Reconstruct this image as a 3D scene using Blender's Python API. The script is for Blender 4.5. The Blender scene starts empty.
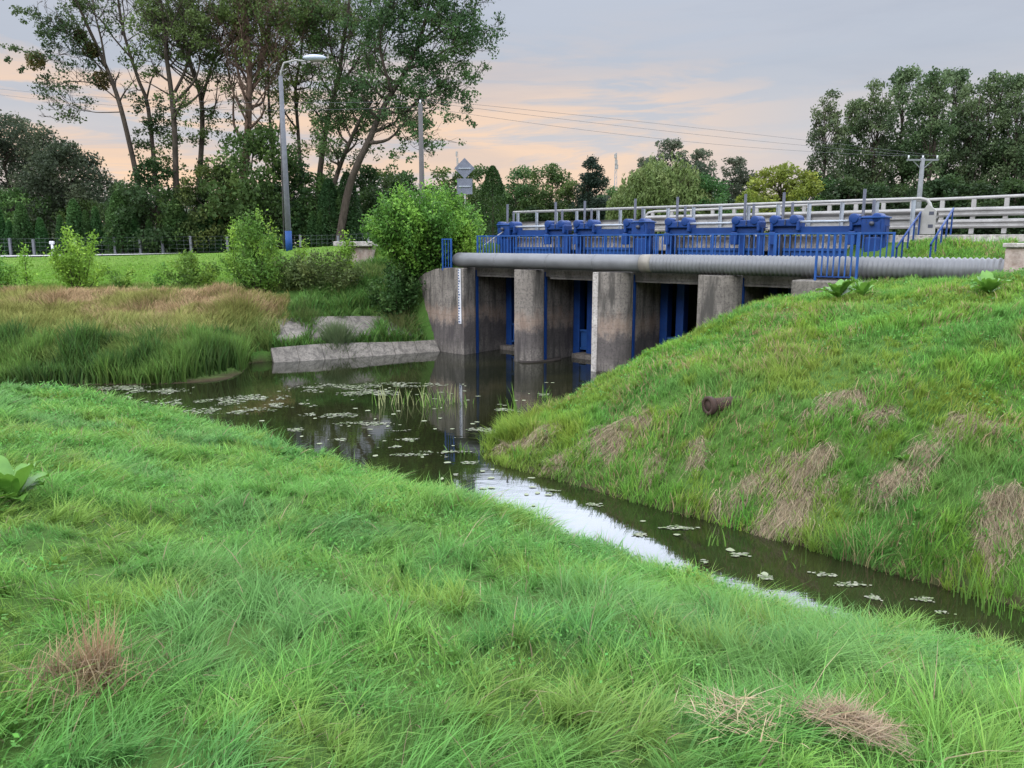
import bpy, math, random
import numpy as np
from math import sin, cos, pi, radians, sqrt, atan2
from mathutils import Vector

SC = bpy.context.scene
COL = SC.collection
RNG = np.random.default_rng(7)
random.seed(7)

# ------------------------------------------------------------------ camera model
CAMZ, F, HZ = 4.1, 780.0, 243.0
PITCH = math.atan((384 - HZ) / F)
CP, SP = cos(PITCH), sin(PITCH)

def ray(u, v):
    xc = (u - 512) / F
    yc = -(v - 384) / F
    return np.array([xc, CP + yc * SP, -SP + yc * CP])

def P(u, v, D):                      # world point seen at pixel (u, v), D metres ahead
    r = ray(u, v)
    return np.array([0, 0, CAMZ]) + r * (D / r[1])

def project(x, y, z):
    fz = y * CP - (z - CAMZ) * SP
    up = y * SP + (z - CAMZ) * CP
    fz = np.maximum(fz, 1e-3)
    return 512 + F * x / fz, 384 - F * up / fz

# ------------------------------------------------------------------ weir frame
WO = np.array([0.05, 27.2]); WD = np.array([0.755, -0.656]); WN = np.array([0.656, 0.755])
WD = WD / np.linalg.norm(WD); WN = np.array([-WD[1], WD[0]])
def W(t, o, z):
    p = WO + WD * t + WN * o
    return np.array([p[0], p[1], z])
def to_w(x, y):
    dx, dy = x - WO[0], y - WO[1]
    return dx * WD[0] + dy * WD[1], dx * WN[0] + dy * WN[1]
WANG = atan2(WD[1], WD[0])

# ------------------------------------------------------------------ noise
_tab = np.random.default_rng(3).random((256, 256))
def vn(x, y, sc, seed=0):
    x = np.asarray(x, float) / sc + seed * 17.31; y = np.asarray(y, float) / sc + seed * 9.77
    xi = np.floor(x).astype(int); yi = np.floor(y).astype(int)
    fx = x - xi; fy = y - yi
    fx = fx * fx * (3 - 2 * fx); fy = fy * fy * (3 - 2 * fy)
    a = _tab[xi % 256, yi % 256]; b = _tab[(xi + 1) % 256, yi % 256]
    c = _tab[xi % 256, (yi + 1) % 256]; d = _tab[(xi + 1) % 256, (yi + 1) % 256]
    return (a * (1 - fx) + b * fx) * (1 - fy) + (c * (1 - fx) + d * fx) * fy
def sstep(a, b, x):
    t = np.clip((x - a) / (b - a), 0, 1)
    return t * t * (3 - 2 * t)

# ------------------------------------------------------------------ terrain height
CT = [
 # near bank: inland
 (0,-3,2.6),(-6,-3,2.7),(6,-3,2.2),(0,0,2.5),(0,2.2,2.42),(0,4,2.0),(0,6,1.62),(0,8,1.12),
 (-2,2.2,2.5),(-2,5,2.05),(-2.2,8,1.5),(-5,3,2.6),(-5,8,1.75),(-5,11,1.2),(-8.5,5,2.45),(-8.5,10,1.75),(-9,13.5,1.4),
 (-14,8,2.2),(-14,14,1.45),(-20,12,1.8),(-20,17,1.1),(2,2.5,2.2),(2,4.5,1.65),(3.2,3.2,1.75),(4.2,4.6,1.0),(6,2,1.5),(6,4,.7),(9,2.5,.6),
 # near bank: shore shoulder and waterline
 (-11.48,17.2,.75),(-9.1,16.7,.75),(-6.1,14.7,.66),(-3.5,12.6,.6),(-1.7,11.3,.48),(-.3,10.3,.42),(.95,8.95,.4),(1.85,8.0,.4),(2.9,7.2,.4),(3.75,6.8,.38),(4.5,6.4,.36),
 (-12,18.7,0),(-9.1,18.1,0),(-5.6,15.9,0),(-3.1,13.6,0),(-1.4,12.1,0),(.05,10.9,0),(1.3,9.65,0),(2.25,8.75,0),(3.3,7.95,0),(4.1,7.65,0),(5,7.3,0),(7,6.3,0),(10,4.4,0),
 (-17,19.3,0),(-25,19.6,0),(-17,17.6,.8),(-40,19.6,0),(-40,16,1.2),(-40,5,2.4),(-25,3,2.5),
 # ditch and pool beds
 (-.3,12.7,-.45),(1.1,11.3,-.45),(2.5,10,-.45),(3.6,9.05,-.45),(4.85,8.25,-.4),(7,6.85,-.35),(10,5.1,-.4),
 (-3,17,-.9),(-6.5,19,-.9),(0,20,-1),(-2.5,24,-1),(-5.5,24,-.9),(-11,20.4,-.6),(-3,27.2,-.9),(-1,26.4,-.9),(-1.6,28,-.9),(1.2,25.2,-.9),(-6.2,26,-.7),(-5,27.2,-.7),(0.3,27,-.9),(2.5,24.3,-.9),(3.4,23.2,-.6),(-16,20.8,-.6),(-26,20.8,-.6),(-40,20.8,-.6),(1.5,23.5,-.8),
 # right mound, ditch shore
 (-.43,14.7,0),(.84,13.2,0),(2.85,11.25,0),(3.97,10.2,0),(4.85,9.2,0),(5.65,8.5,0),(7.6,7.3,0),(11,5.6,0),
 (.1,14.9,.25),(1.1,13.7,.38),(3.15,11.7,.48),(4.35,10.7,.58),(5.2,9.8,.66),(6.1,9.0,.72),
 # ridge and face
 (1.0,16.4,.58),(2.95,18.0,1.38),(4.5,18.6,2.0),(6.0,19.0,2.55),(7.9,19.1,2.95),
 (2.2,14.8,1.1),(3.4,13.6,1.55),(4.4,15.2,2.05),(5.0,12.9,1.85),(6.2,16.2,2.6),(6.6,13.2,2.4),(7.6,10.8,1.85),(8.4,14.6,2.95),(9.2,12.2,2.75),(10.5,9.6,2.5),
 (8.6,17.6,3.0),(10,16.4,3.36),(11.6,15.2,3.5),(12.5,12.0,3.3),(14,8.5,2.7),(16,12,3.5),(18,6,2.6),(16,3,1.2),
 (9.6,18.5,3.1),(11,17.2,3.35),
 # mound back to the pool
 (.9,18.0,0),(2.4,20.6,0),(4.2,22.4,0),(4.3,21.0,.7),(5.6,21.8,.9),(6.9,20.8,1.9),
 # left far bank
 (-40,22.6,0),(-25,22.5,0),(-15,22.5,0),(-10.6,22.6,0),(-7.9,24.2,0),(-7.7,26.9,.02),
 (-40,25,.6),(-25,25,.7),(-15,25,.7),(-10.6,25.2,.75),(-8.6,26,.6),
 (-40,31,2.2),(-25,31,2.2),(-15,31,2.2),(-10.4,31,2.1),(-7.6,31,2.0),(-5.6,31.6,2.0),
 (-7.3,28.6,.85),(-5.0,29.6,.9),(-3.6,30.4,1.7),(-4.3,31.4,2.75),(-2.6,31.6,3.0),(-6.2,30.2,1.45),
 (-40,35,2.3),(-25,35,2.35),(-15,35,2.45),(-9,35,2.75),(-5,34.6,3.1),(-2,33.8,3.3),
 (-40,43,2.6),(-25,43,2.75),(-15,42,3.1),(-10,39.5,3.4),(-6,37.5,3.8),
]
for t, o, z in [(12,.6,3.25),(14,.6,3.3),(17,.6,3.4),(22,0,3.4),(12.5,2.8,4.1),(15,2.8,4.15),(19,2.8,4.15),(26,2.8,4.15),(-3.8,1.2,3.05),(-4.5,2.8,3.6),
                (12,8,4.15),(20,8,4.15),(26,8,4.15),(-4,8,4.1),(4,8,4.15),(-4,14,3.9),(6,14,3.9),(16,14,3.9),(26,14,3.8)]:
    q = W(t, o, z); CT.append((q[0], q[1], z))
CT += [(-40,56,3.1),(-25,56,3.35),(-10,56,3.6),(5,56,3.6),(20,56,3.6),(40,56,3.5),(40,40,3.6),(40,20,3.5),(40,5,2.6),(40,-3,2.2),(-40,-3,2.5),(28,30,3.8)]
CT = np.array(CT, float)
_c2 = 0.6 ** 2
def _mq(x, y):
    d = np.sqrt((x[:, None] - CT[None, :, 0]) ** 2 + (y[:, None] - CT[None, :, 1]) ** 2 + _c2)
    return d
_n = len(CT)
_A = np.zeros((_n + 3, _n + 3))
_A[:_n, :_n] = _mq(CT[:, 0], CT[:, 1]); _A[:_n, :_n] -= 0.03 * np.eye(_n)
_Pm = np.c_[np.ones(_n), CT[:, :2]]
_A[:_n, _n:] = _Pm; _A[_n:, :_n] = _Pm.T
_wt = np.linalg.solve(_A, np.r_[CT[:, 2], 0, 0, 0])

# road centre line: x, y, z, half width
def _rc(t, o=7.2, z=4.2, hw=4.0):
    q = W(t, o, z); return (q[0], q[1], z, hw)
ROAD = [_rc(90), _rc(30), _rc(12), _rc(4), _rc(-4), (-2.8,39.1,4.15,3.8), (-8,43.2,3.95,3.6), (-16,46.7,3.58,4.2), (-28,48.6,3.36,4.6), (-45,49.2,3.2,4.6), (-75,49,3.2,4.6), (-160,48,3.2,4.6)]
def _catmull(pts, n=10):
    pts = np.array(pts, float); out = []
    for i in range(len(pts) - 1):
        p0 = pts[max(i - 1, 0)]; p1 = pts[i]; p2 = pts[i + 1]; p3 = pts[min(i + 2, len(pts) - 1)]
        for k in range(n):
            s = k / n
            out.append(.5 * ((2 * p1) + (-p0 + p2) * s + (2 * p0 - 5 * p1 + 4 * p2 - p3) * s * s + (-p0 + 3 * p1 - 3 * p2 + p3) * s ** 3))
    out.append(pts[-1])
    return np.array(out)
RL = np.vstack([np.array(ROAD[:2]), _catmull(ROAD[1:], 10)[1:]])

def road_dist(x, y):
    best = np.full(x.shape, 1e9); zz = np.zeros(x.shape); hw = np.zeros(x.shape)
    for a, b in zip(RL[:-1], RL[1:]):
        ex, ey = b[0] - a[0], b[1] - a[1]
        s = np.clip(((x - a[0]) * ex + (y - a[1]) * ey) / (ex * ex + ey * ey), 0, 1)
        d = np.hypot(x - a[0] - s * ex, y - a[1] - s * ey)
        m = d < best
        best = np.where(m, d, best); zz = np.where(m, a[2] + (b[2] - a[2]) * s, zz); hw = np.where(m, a[3] + (b[3] - a[3]) * s, hw)
    return best, zz, hw

RVA = np.array([-8.15, 26.55]); RVB = np.array([-2.9, 29.15]); RVD = (RVB - RVA) / np.linalg.norm(RVB - RVA); RVN = np.array([-RVD[1], RVD[0]])
def H(x, y):
    x = np.atleast_1d(np.asarray(x, float)).ravel(); y = np.atleast_1d(np.asarray(y, float)).ravel()
    z = np.empty(x.shape)
    for i in range(0, len(x), 20000):
        xs, ys = np.clip(x[i:i+20000], -42, 42), np.clip(y[i:i+20000], -3, 58)
        z[i:i+20000] = _mq(xs, ys) @ _wt[:_n] + _wt[_n] + _wt[_n+1] * xs + _wt[_n+2] * ys
    z = np.where(z < 0, np.maximum(z, -1.4), z)
    far = np.maximum(sstep(50, 64, y), np.maximum(sstep(30, 46, x), 0))
    z = z * (1 - far) + 3.55 * far
    land = z > .15
    z = z + np.where(land, (vn(x, y, 1.1, 1) - .5) * .17 + (vn(x, y, .48, 2) - .5) * .13 + (vn(x, y, .23, 4) - .5) * .05, 0)
    d, rz, hw = road_dist(x, y)
    k = 1 - sstep(hw + .2, hw + 2.2, d)
    z = z * (1 - k) + (rz - .06) * k
    t, o = to_w(x, y)
    low = (t > np.where(o < 2.9, -3.0, -2.4)) & (t < 10.3) & (o > np.where(t < 5.5, .05, .9)) & (o < 11)
    z = np.where(low, np.minimum(z, -.8), z)
    e = RVN[0] * (x - RVA[0]) + RVN[1] * (y - RVA[1]); sl = RVD[0] * (x - RVA[0]) + RVD[1] * (y - RVA[1])
    k = sstep(-2.4, .4, sl) * (1 - sstep(.1, .5, o)) * (1 - sstep(2.5, 4.5, t)) * (y > 20)
    lim = np.where(e < .55, -.55 + .25 * np.maximum(e - .2, 0), np.where(e < .9, -.5 + (e - .55) * 2.4, .34 + (e - .9) * .56))
    ok = (e > -9) & (e < 2.6) & (sl < 20)
    z = np.where(ok, z * (1 - k) + np.minimum(z, lim) * k, z)
    return z

def T(u, v, y0=1.2, y1=120):         # first terrain hit of the sight line through (u, v)
    r = ray(u, v); ys = np.linspace(y0, y1, 2400)
    k = ys / r[1]
    px, pz = r[0] * k, CAMZ + r[2] * k
    h = H(px, ys)
    i = np.argmax(pz < h) if (pz < h).any() else len(ys) - 1
    return np.array([px[i], ys[i], h[i]])
def Hs(x, y): return float(H([x], [y])[0])

# ------------------------------------------------------------------ mesh helpers
class MB:
    def __init__(s): s.v = []; s.f = []; s.n = 0
    def add(s, verts, faces):
        s.v.extend([tuple(map(float, q)) for q in verts]); s.f.extend([tuple(i + s.n for i in f) for f in faces]); s.n += len(verts); return s
    def hexa(s, c):                  # 8 corners: bottom loop then top loop
        return s.add(c, [(3,2,1,0),(4,5,6,7),(0,1,5,4),(1,2,6,5),(2,3,7,6),(3,0,4,7)])
    def box(s, c, size, rz=0):
        hx, hy, hz = [q / 2 for q in size]; ca, sa = cos(rz), sin(rz); o = []
        for z in (-hz, hz):
            for x, y in ((-hx,-hy),(hx,-hy),(hx,hy),(-hx,hy)):
                o.append((c[0] + x*ca - y*sa, c[1] + x*sa + y*ca, c[2] + z))
        return s.hexa(o)
    def wbox(s, t0, t1, o0, o1, z0, z1):
        return s.hexa([W(t0,o0,z0), W(t1,o0,z0), W(t1,o1,z0), W(t0,o1,z0), W(t0,o0,z1), W(t1,o0,z1), W(t1,o1,z1), W(t0,o1,z1)])
    def tube(s, pts, rad, n=8, cap=True):
        pts = np.array(pts, float); m = len(pts)
        if np.isscalar(rad): rad = [rad] * m
        tg = np.gradient(pts, axis=0); tg /= np.maximum(np.linalg.norm(tg, axis=1), 1e-9)[:, None]
        a = np.array([0, 0, 1.]) if abs(tg[0][2]) < .9 else np.array([1., 0, 0])
        vs = []
        ang = np.arange(n) * 2 * pi / n
        for i in range(m):
            b1 = a - tg[i] * a.dot(tg[i]); b1 /= np.linalg.norm(b1); a = b1
            b2 = np.cross(tg[i], b1)
            vs.append(pts[i] + rad[i] * (np.cos(ang)[:, None] * b1 + np.sin(ang)[:, None] * b2))
        vs = np.vstack(vs); fs = []
        for i in range(m - 1):
            for k in range(n):
                k2 = (k + 1) % n
                fs.append((i*n+k, i*n+k2, (i+1)*n+k2, (i+1)*n+k))
        if cap:
            fs.append(tuple(range(n-1, -1, -1))); fs.append(tuple((m-1)*n + k for k in range(n)))
        return s.add(vs, fs)
    def prism(s, poly, off):         # planar polygon extruded by the vector off
        poly = np.array(poly, float); n = len(poly); off = np.array(off, float)
        return s.add(np.vstack([poly, poly + off]), [tuple(range(n-1,-1,-1)), tuple(range(n, 2*n))] + [(k, (k+1)%n, n+(k+1)%n, n+k) for k in range(n)])
    def ball(s, c, r, seg=12, rings=8, sq=(1,1,1)):
        vs = []; fs = []
        for i in range(rings + 1):
            th = pi * i / rings
            for k in range(seg):
                ph = 2*pi*k/seg
                vs.append((c[0]+r*sq[0]*sin(th)*cos(ph), c[1]+r*sq[1]*sin(th)*sin(ph), c[2]+r*sq[2]*cos(th)))
        for i in range(rings):
            for k in range(seg):
                k2 = (k+1)%seg
                fs.append((i*seg+k, (i+1)*seg+k, (i+1)*seg+k2, i*seg+k2))
        return s.add(vs, fs)
    def mesh(s, name, off=(0,0,0), smooth=False):
        me = bpy.data.meshes.new(name)
        o = np.array(off, float)
        me.from_pydata([tuple(np.array(q) - o) for q in s.v], [], s.f)
        if smooth: me.polygons.foreach_set('use_smooth', [True] * len(me.polygons))
        me.validate(); me.update()
        return me

def raw_mesh(name, co, loops, starts, col=None, smooth=False):
    me = bpy.data.meshes.new(name)
    co = np.ascontiguousarray(co, np.float32); loops = np.ascontiguousarray(loops, np.int32); starts = np.ascontiguousarray(starts, np.int32)
    me.vertices.add(len(co)); me.vertices.foreach_set('co', co.ravel())
    me.loops.add(len(loops)); me.loops.foreach_set('vertex_index', loops)
    me.polygons.add(len(starts)); me.polygons.foreach_set('loop_start', starts)
    if smooth: me.polygons.foreach_set('use_smooth', np.ones(len(starts), bool))
    me.update(calc_edges=True)
    if col is not None:
        ca = me.color_attributes.new('Col', 'FLOAT_COLOR', 'POINT')
        c4 = np.ones((len(co), 4), np.float32); c4[:, :3] = col
        ca.data.foreach_set('color', c4.ravel())
    return me

def link(name, me, mat, parent=None, loc=(0,0,0), bevel=0):
    o = bpy.data.objects.new(name, me); COL.objects.link(o)
    if mat is not None and me is not None and not me.materials: me.materials.append(mat)
    o.location = [float(q) for q in loc]
    if parent is not None: o.parent = parent
    if bevel:
        m = o.modifiers.new('bevel', 'BEVEL'); m.width = bevel; m.segments = 2; m.limit_method = 'ANGLE'; m.angle_limit = radians(40)
    return o
def tag(o, label, cat, group=None, kind=None):
    if label: o['label'] = label
    if cat: o['category'] = cat
    if group: o['group'] = group
    if kind: o['kind'] = kind
    return o
def thing(name, label, cat, loc, group=None):
    o = bpy.data.objects.new(name, None); COL.objects.link(o); o.location = [float(q) for q in loc]; o.empty_display_size = .2
    return tag(o, label, cat, group)
def part(name, mb, mat, root, smooth=False, bevel=0, label=None):
    o = link(name, mb.mesh(name, tuple(root.matrix_basis.translation) if root.parent is None else (0,0,0), smooth), mat, root, bevel=bevel)
    if label: o['label'] = label
    return o
def sub(name, mb, mat, parent_part, root, smooth=False, bevel=0):
    return link(name, mb.mesh(name, tuple(root.matrix_basis.translation), smooth), mat, parent_part, bevel=bevel)
def solo(name, mb, mat, label, cat, loc, smooth=False, bevel=0, group=None, kind=None):
    o = link(name, mb.mesh(name, loc, smooth), mat, None, loc, bevel)
    return tag(o, label, cat, group, kind)
def copy_tree(o, parent=None):
    c = o.copy(); COL.objects.link(c); c.parent = parent
    for ch in list(o.children): copy_tree(ch, c)
    return c

# ------------------------------------------------------------------ materials
class NT:
    def __init__(s, name):
        s.m = bpy.data.materials.new(name); s.m.use_nodes = True; s.t = s.m.node_tree
        s.t.nodes.clear(); s.out = s.t.nodes.new('ShaderNodeOutputMaterial')
    def n(s, typ, **kw):
        nd = s.t.nodes.new('ShaderNode' + typ)
        for k, v in kw.items():
            if k.startswith('i_'): nd.inputs[k[2:].replace('_', ' ')].default_value = v
            else: setattr(nd, k, v)
        return nd
    def l(s, a, b): s.t.links.new(a, b)
    def pos(s, scale=(1,1,1)):
        g = s.n('NewGeometry'); mp = s.n('Mapping'); mp.inputs['Scale'].default_value = scale
        s.l(g.outputs['Position'], mp.inputs['Vector']); return mp.outputs[0]
    def noise(s, vec, scale, detail=4, rough=.55):
        nd = s.n('TexNoise'); nd.inputs['Scale'].default_value = scale; nd.inputs['Detail'].default_value = detail; nd.inputs['Roughness'].default_value = rough
        s.l(vec, nd.inputs['Vector']); return nd.outputs['Fac']
    def ramp(s, fac, stops):
        r = s.n('ValToRGB'); e = r.color_ramp.elements
        while len(e) < len(stops): e.new(.5)
        for q, (p, c) in zip(e, stops):
            q.position = p; q.color = (c, c, c, 1) if np.isscalar(c) else (*c, 1)
        s.l(fac, r.inputs[0]); return r.outputs[0]
    def mix(s, fac, a, b, mode='MIX'):
        m = s.n('Mix', data_type='RGBA', blend_type=mode)
        for sock, val in ((m.inputs[0], fac), (m.inputs[6], a), (m.inputs[7], b)):
            if hasattr(val, 'is_output'): s.l(val, sock)
            elif np.isscalar(val): sock.default_value = val
            else: sock.default_value = (*val, 1)
        return m.outputs[2]
    def math(s, op, a, b=None):
        m = s.n('Math', operation=op)
        for sock, val in ((m.inputs[0], a), (m.inputs[1], b)):
            if val is None: continue
            if hasattr(val, 'is_output'): s.l(val, sock)
            else: sock.default_value = val
        return m.outputs[0]
    def bsdf(s, color, rough=.7, metal=0, spec=.5, bump=None, bstr=.3, bdist=.02):
        b = s.n('BsdfPrincipled')
        for key, val in (('Base Color', color), ('Roughness', rough), ('Metallic', metal), ('Specular IOR Level', spec)):
            if hasattr(val, 'is_output'): s.l(val, b.inputs[key])
            elif np.isscalar(val): b.inputs[key].default_value = val
            else: b.inputs[key].default_value = (*val, 1)
        if bump is not None:
            bp = s.n('Bump'); bp.inputs['Strength'].default_value = bstr; bp.inputs['Distance'].default_value = bdist
            s.l(bump, bp.inputs['Height']); s.l(bp.outputs[0], b.inputs['Normal'])
        s.l(b.outputs[0], s.out.inputs[0]); return b

def m_concrete(name, base=(.34,.32,.30), stain=1.0, band=True):
    m = NT(name); p = m.pos(); ps = m.pos((1.5, 1.5, .22))
    n1 = m.noise(p, 1.3, 6, .65); n2 = m.noise(ps, 2.6, 5, .65); n3 = m.noise(p, 14, 5, .7)
    c = m.mix(m.ramp(n1, [(.35,0),(.68,1)]), [q*.72 for q in base], [min(1,q*1.2) for q in base])
    c = m.mix(m.math('MULTIPLY', m.ramp(n2, [(.46,0),(.62,1)]), .72*stain), c, (.045,.042,.038))
    c = m.mix(m.math('MULTIPLY', m.ramp(n3, [(.48,0),(.64,1)]), .75), c, [q*.32 for q in base])
    if band:
        sx = m.n('SeparateXYZ'); m.l(m.pos(), sx.inputs[0])
        zz = m.math('ADD', sx.outputs[2], m.math('ADD', m.math('MULTIPLY', m.math('SUBTRACT', m.noise(ps, 1.2, 4), .5), 1.0), m.math('MULTIPLY', m.math('SUBTRACT', m.noise(p, 5, 6, .7), .5), .9)))
        dark = m.ramp(m.math('MULTIPLY', zz, .25), [(.0,.35),(.05,.15),(.12,.6),(.25,.7),(.33,.0)])
        c = m.mix(dark, c, (.05,.043,.045))
        rust = m.ramp(m.math('MULTIPLY', zz, .25), [(.27,0),(.36,.34),(.47,0)])
        c = m.mix(rust, c, (.36,.235,.17))
    sz = m.n('SeparateXYZ'); m.l(m.pos(), sz.inputs[0])
    fr_ = m.math('FRACT', m.math('MULTIPLY', m.math('ADD', sz.outputs[2], m.math('MULTIPLY', m.noise(p, 3, 3), .02)), 2.1))
    c = m.mix(m.math('MULTIPLY', m.math('LESS_THAN', fr_, .05), m.math('MULTIPLY', n1, .5)), c, (.05,.045,.04))
    m.bsdf(c, .9, 0, .25, m.noise(p, 30, 6, .7), .5, .02)
    return m.m
def m_paint(name, col, wear=(.12,.1,.09), rough=.45, amt=.35, metal=0, sc=3):
    m = NT(name); p = m.pos()
    n1 = m.noise(p, sc, 6, .7); n2 = m.noise(p, sc*8, 4, .6)
    c = m.mix(m.ramp(n1, [(.3,0),(.7,1)]), [q*.75 for q in col], [min(1,q*1.2) for q in col])
    c = m.mix(m.math('MULTIPLY', m.ramp(n2, [(.58,0),(.72,1)]), amt), c, wear)
    m.bsdf(c, m.ramp(n1, [(.3, rough*.8),(.7, min(1,rough*1.3))]), metal, .25, n2, .15, .005)
    return m.m
def m_leaf(name, trans=.35, rough=.55, mult=(1,1,1), spec=.15):
    m = NT(name); a = m.n('Attribute', attribute_name='Col')
    c = m.mix(1.0, a.outputs['Color'], mult, 'MULTIPLY')
    oi = m.n('ObjectInfo'); hs = m.n('HueSaturation')
    m.l(c, hs.inputs['Color'])
    m.l(m.math('ADD', .82, m.math('MULTIPLY', oi.outputs['Random'], .36)), hs.inputs['Value'])
    m.l(m.math('ADD', .485, m.math('MULTIPLY', oi.outputs['Random'], .03)), hs.inputs['Hue'])
    b = m.bsdf(hs.outputs[0], rough, 0, spec)
    t = m.n('BsdfTranslucent'); m.l(hs.outputs[0], t.inputs[0])
    x = m.n('MixShader'); x.inputs[0].default_value = trans
    m.l(b.outputs[0], x.inputs[1]); m.l(t.outputs[0], x.inputs[2]); m.l(x.outputs[0], m.out.inputs[0])
    return m.m
def m_bark(name, a, b):
    m = NT(name); p = m.pos((1,1,.3)); n = m.noise(p, 5, 6, .7)
    m.bsdf(m.mix(m.ramp(n, [(.3,0),(.7,1)]), a, b), .95, 0, .15, n, .8, .05)
    return m.m

M = {}
M['conc'] = m_concrete('weir_concrete', (.185,.165,.145), 1.25)
M['conc_clean'] = m_concrete('pale_concrete', (.42,.39,.36), .5, False)
M['conc_deck'] = m_concrete('deck_concrete', (.15,.138,.128), .9, False)
M['slab'] = m_concrete('slab_concrete', (.175,.158,.138), .9, False)
M['blue'] = m_paint('blue_paint', (.004,.030,.135), (.05,.04,.04), .5, .6)
M['blue2'] = m_paint('faded_blue_paint', (.008,.045,.165), (.06,.06,.08), .6, .3)
M['blue3'] = m_paint('railing_blue', (.011,.058,.21), (.08,.08,.10), .5, .35)
M['galv'] = m_paint('galvanised_steel', (.26,.255,.245), (.16,.145,.13), .5, .35, .25, 2)
M['dkgalv'] = m_paint('weathered_steel', (.26,.285,.32), (.2,.17,.15), .5, .4, .3, 3)
M['stem'] = m_paint('dark_steel', (.06,.065,.085), (.12,.08,.05), .5, .4, .4, 6)
M['pipe'] = m_paint('pipe_cladding', (.14,.143,.15), (.085,.08,.078), .5, .4, .3, 1.2)
M['band'] = m_paint('joint_sleeve', (.19,.175,.15), (.14,.12,.1), .5, .4, .2, 3)
M['rust'] = m_paint('rusty_iron', (.045,.028,.022), (.10,.045,.026), .85, .6, .1, 9)
M['rustdark'] = m_paint('pipe_bore', (.03,.025,.022), (.05,.03,.02), .95, .3, 0, 9)
M['white'] = m_paint('white_enamel', (.48,.49,.51), (.22,.2,.18), .6, .6, 0, 3)
M['pole'] = m_paint('pole_concrete', (.115,.12,.135), (.09,.09,.088), .85, .4, 0, 4)
M['pole2'] = m_paint('pale_pole', (.15,.155,.165), (.11,.11,.11), .85, .4, 0, 4)
M['wood'] = m_paint('pole_wood', (.085,.08,.08), (.05,.045,.04), .9, .5, 0, 4)
M['wire'] = m_paint('wire', (.08,.08,.09), (.1,.1,.1), .5, .1)
M['signback'] = m_paint('sign_back', (.125,.135,.17), (.1,.1,.105), .5, .3, .2, 5)
M['lamp'] = m_paint('lamp_housing', (.34,.375,.45), (.4,.4,.4), .4, .2, .1)
M['bark'] = m_bark('bark', (.022,.018,.014), (.07,.056,.044))
M['barkred'] = m_bark('reddish_bark', (.045,.030,.022), (.15,.10,.075))
M['leaf'] = m_leaf('leaf', .35)
M['grass'] = m_leaf('grass_blade', .34, .6, (1,1,1), .15)
M['straw'] = m_leaf('straw_blade', .25, .8, (1,1,1), .05)

m = NT('ground_soil'); a = m.n('Attribute', attribute_name='Col'); p = m.pos()
n1 = m.noise(p, 2.5, 6, .7); n2 = m.noise(p, 22, 5, .7)
c = m.mix(m.ramp(n1, [(.3,0),(.7,1)]), m.mix(1.0, a.outputs['Color'], (.7,.7,.7), 'MULTIPLY'), a.outputs['Color'])
c = m.mix(m.math('MULTIPLY', m.ramp(n2, [(.45,0),(.7,1)]), .5), c, (.035,.03,.018))
m.bsdf(c, .97, 0, .1, n2, .8, .06); M['soil'] = m.m

m = NT('still_water'); p = m.pos((1, 1, 1))
fr = m.n('Fresnel'); fr.inputs['IOR'].default_value = 1.75
dif = m.n('BsdfPrincipled'); n1 = m.noise(p, .35, 4)
m.l(m.mix(m.ramp(n1, [(.35,0),(.65,1)]), (.006,.0075,.003), (.014,.0145,.006)), dif.inputs['Base Color']); dif.inputs['Roughness'].default_value = .8; dif.inputs['Specular IOR Level'].default_value = 0
gl = m.n('BsdfGlossy'); gl.inputs['Roughness'].default_value = .025; gl.inputs['Color'].default_value = (.95,.97,1,1)
bp = m.n('Bump'); bp.inputs['Strength'].default_value = .05; bp.inputs['Distance'].default_value = .02
m.l(m.noise(m.pos((1.2, 2.6, 1)), 2.2, 3, .5), bp.inputs['Height']); m.l(bp.outputs[0], gl.inputs['Normal'])
x = m.n('MixShader'); m.l(fr.outputs[0], x.inputs[0]); m.l(dif.outputs[0], x.inputs[1]); m.l(gl.outputs[0], x.inputs[2]); m.l(x.outputs[0], m.out.inputs[0])
M['water'] = m.m

m = NT('asphalt'); p = m.pos(); n1 = m.noise(p, 40, 4, .7); n2 = m.noise(p, .6, 5, .6)
m.bsdf(m.mix(m.ramp(n2, [(.3,0),(.7,1)]), (.27,.265,.26), (.38,.37,.36)), .92, 0, .2, n1, .4, .01); M['road'] = m.m

m = NT('masonry'); p = m.pos((1,1,1)); br = m.n('TexVoronoi'); br.inputs['Scale'].default_value = 3.2
m.l(p, br.inputs['Vector']); n1 = m.noise(p, 5, 6, .7)
c = m.mix(m.ramp(n1, [(.35,0),(.65,1)]), (.16,.13,.11), (.40,.36,.33))
c = m.mix(m.ramp(br.outputs['Distance'], [(.0,.0),(.5,.35)]), c, (.30,.20,.16))
m.bsdf(c, .95, 0, .2, n1, .8, .04); M['stone'] = m.m

m = NT('fence_mesh'); m.bsdf((.10,.115,.12), .6, .3, .3); M['mesh'] = m.m

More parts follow.
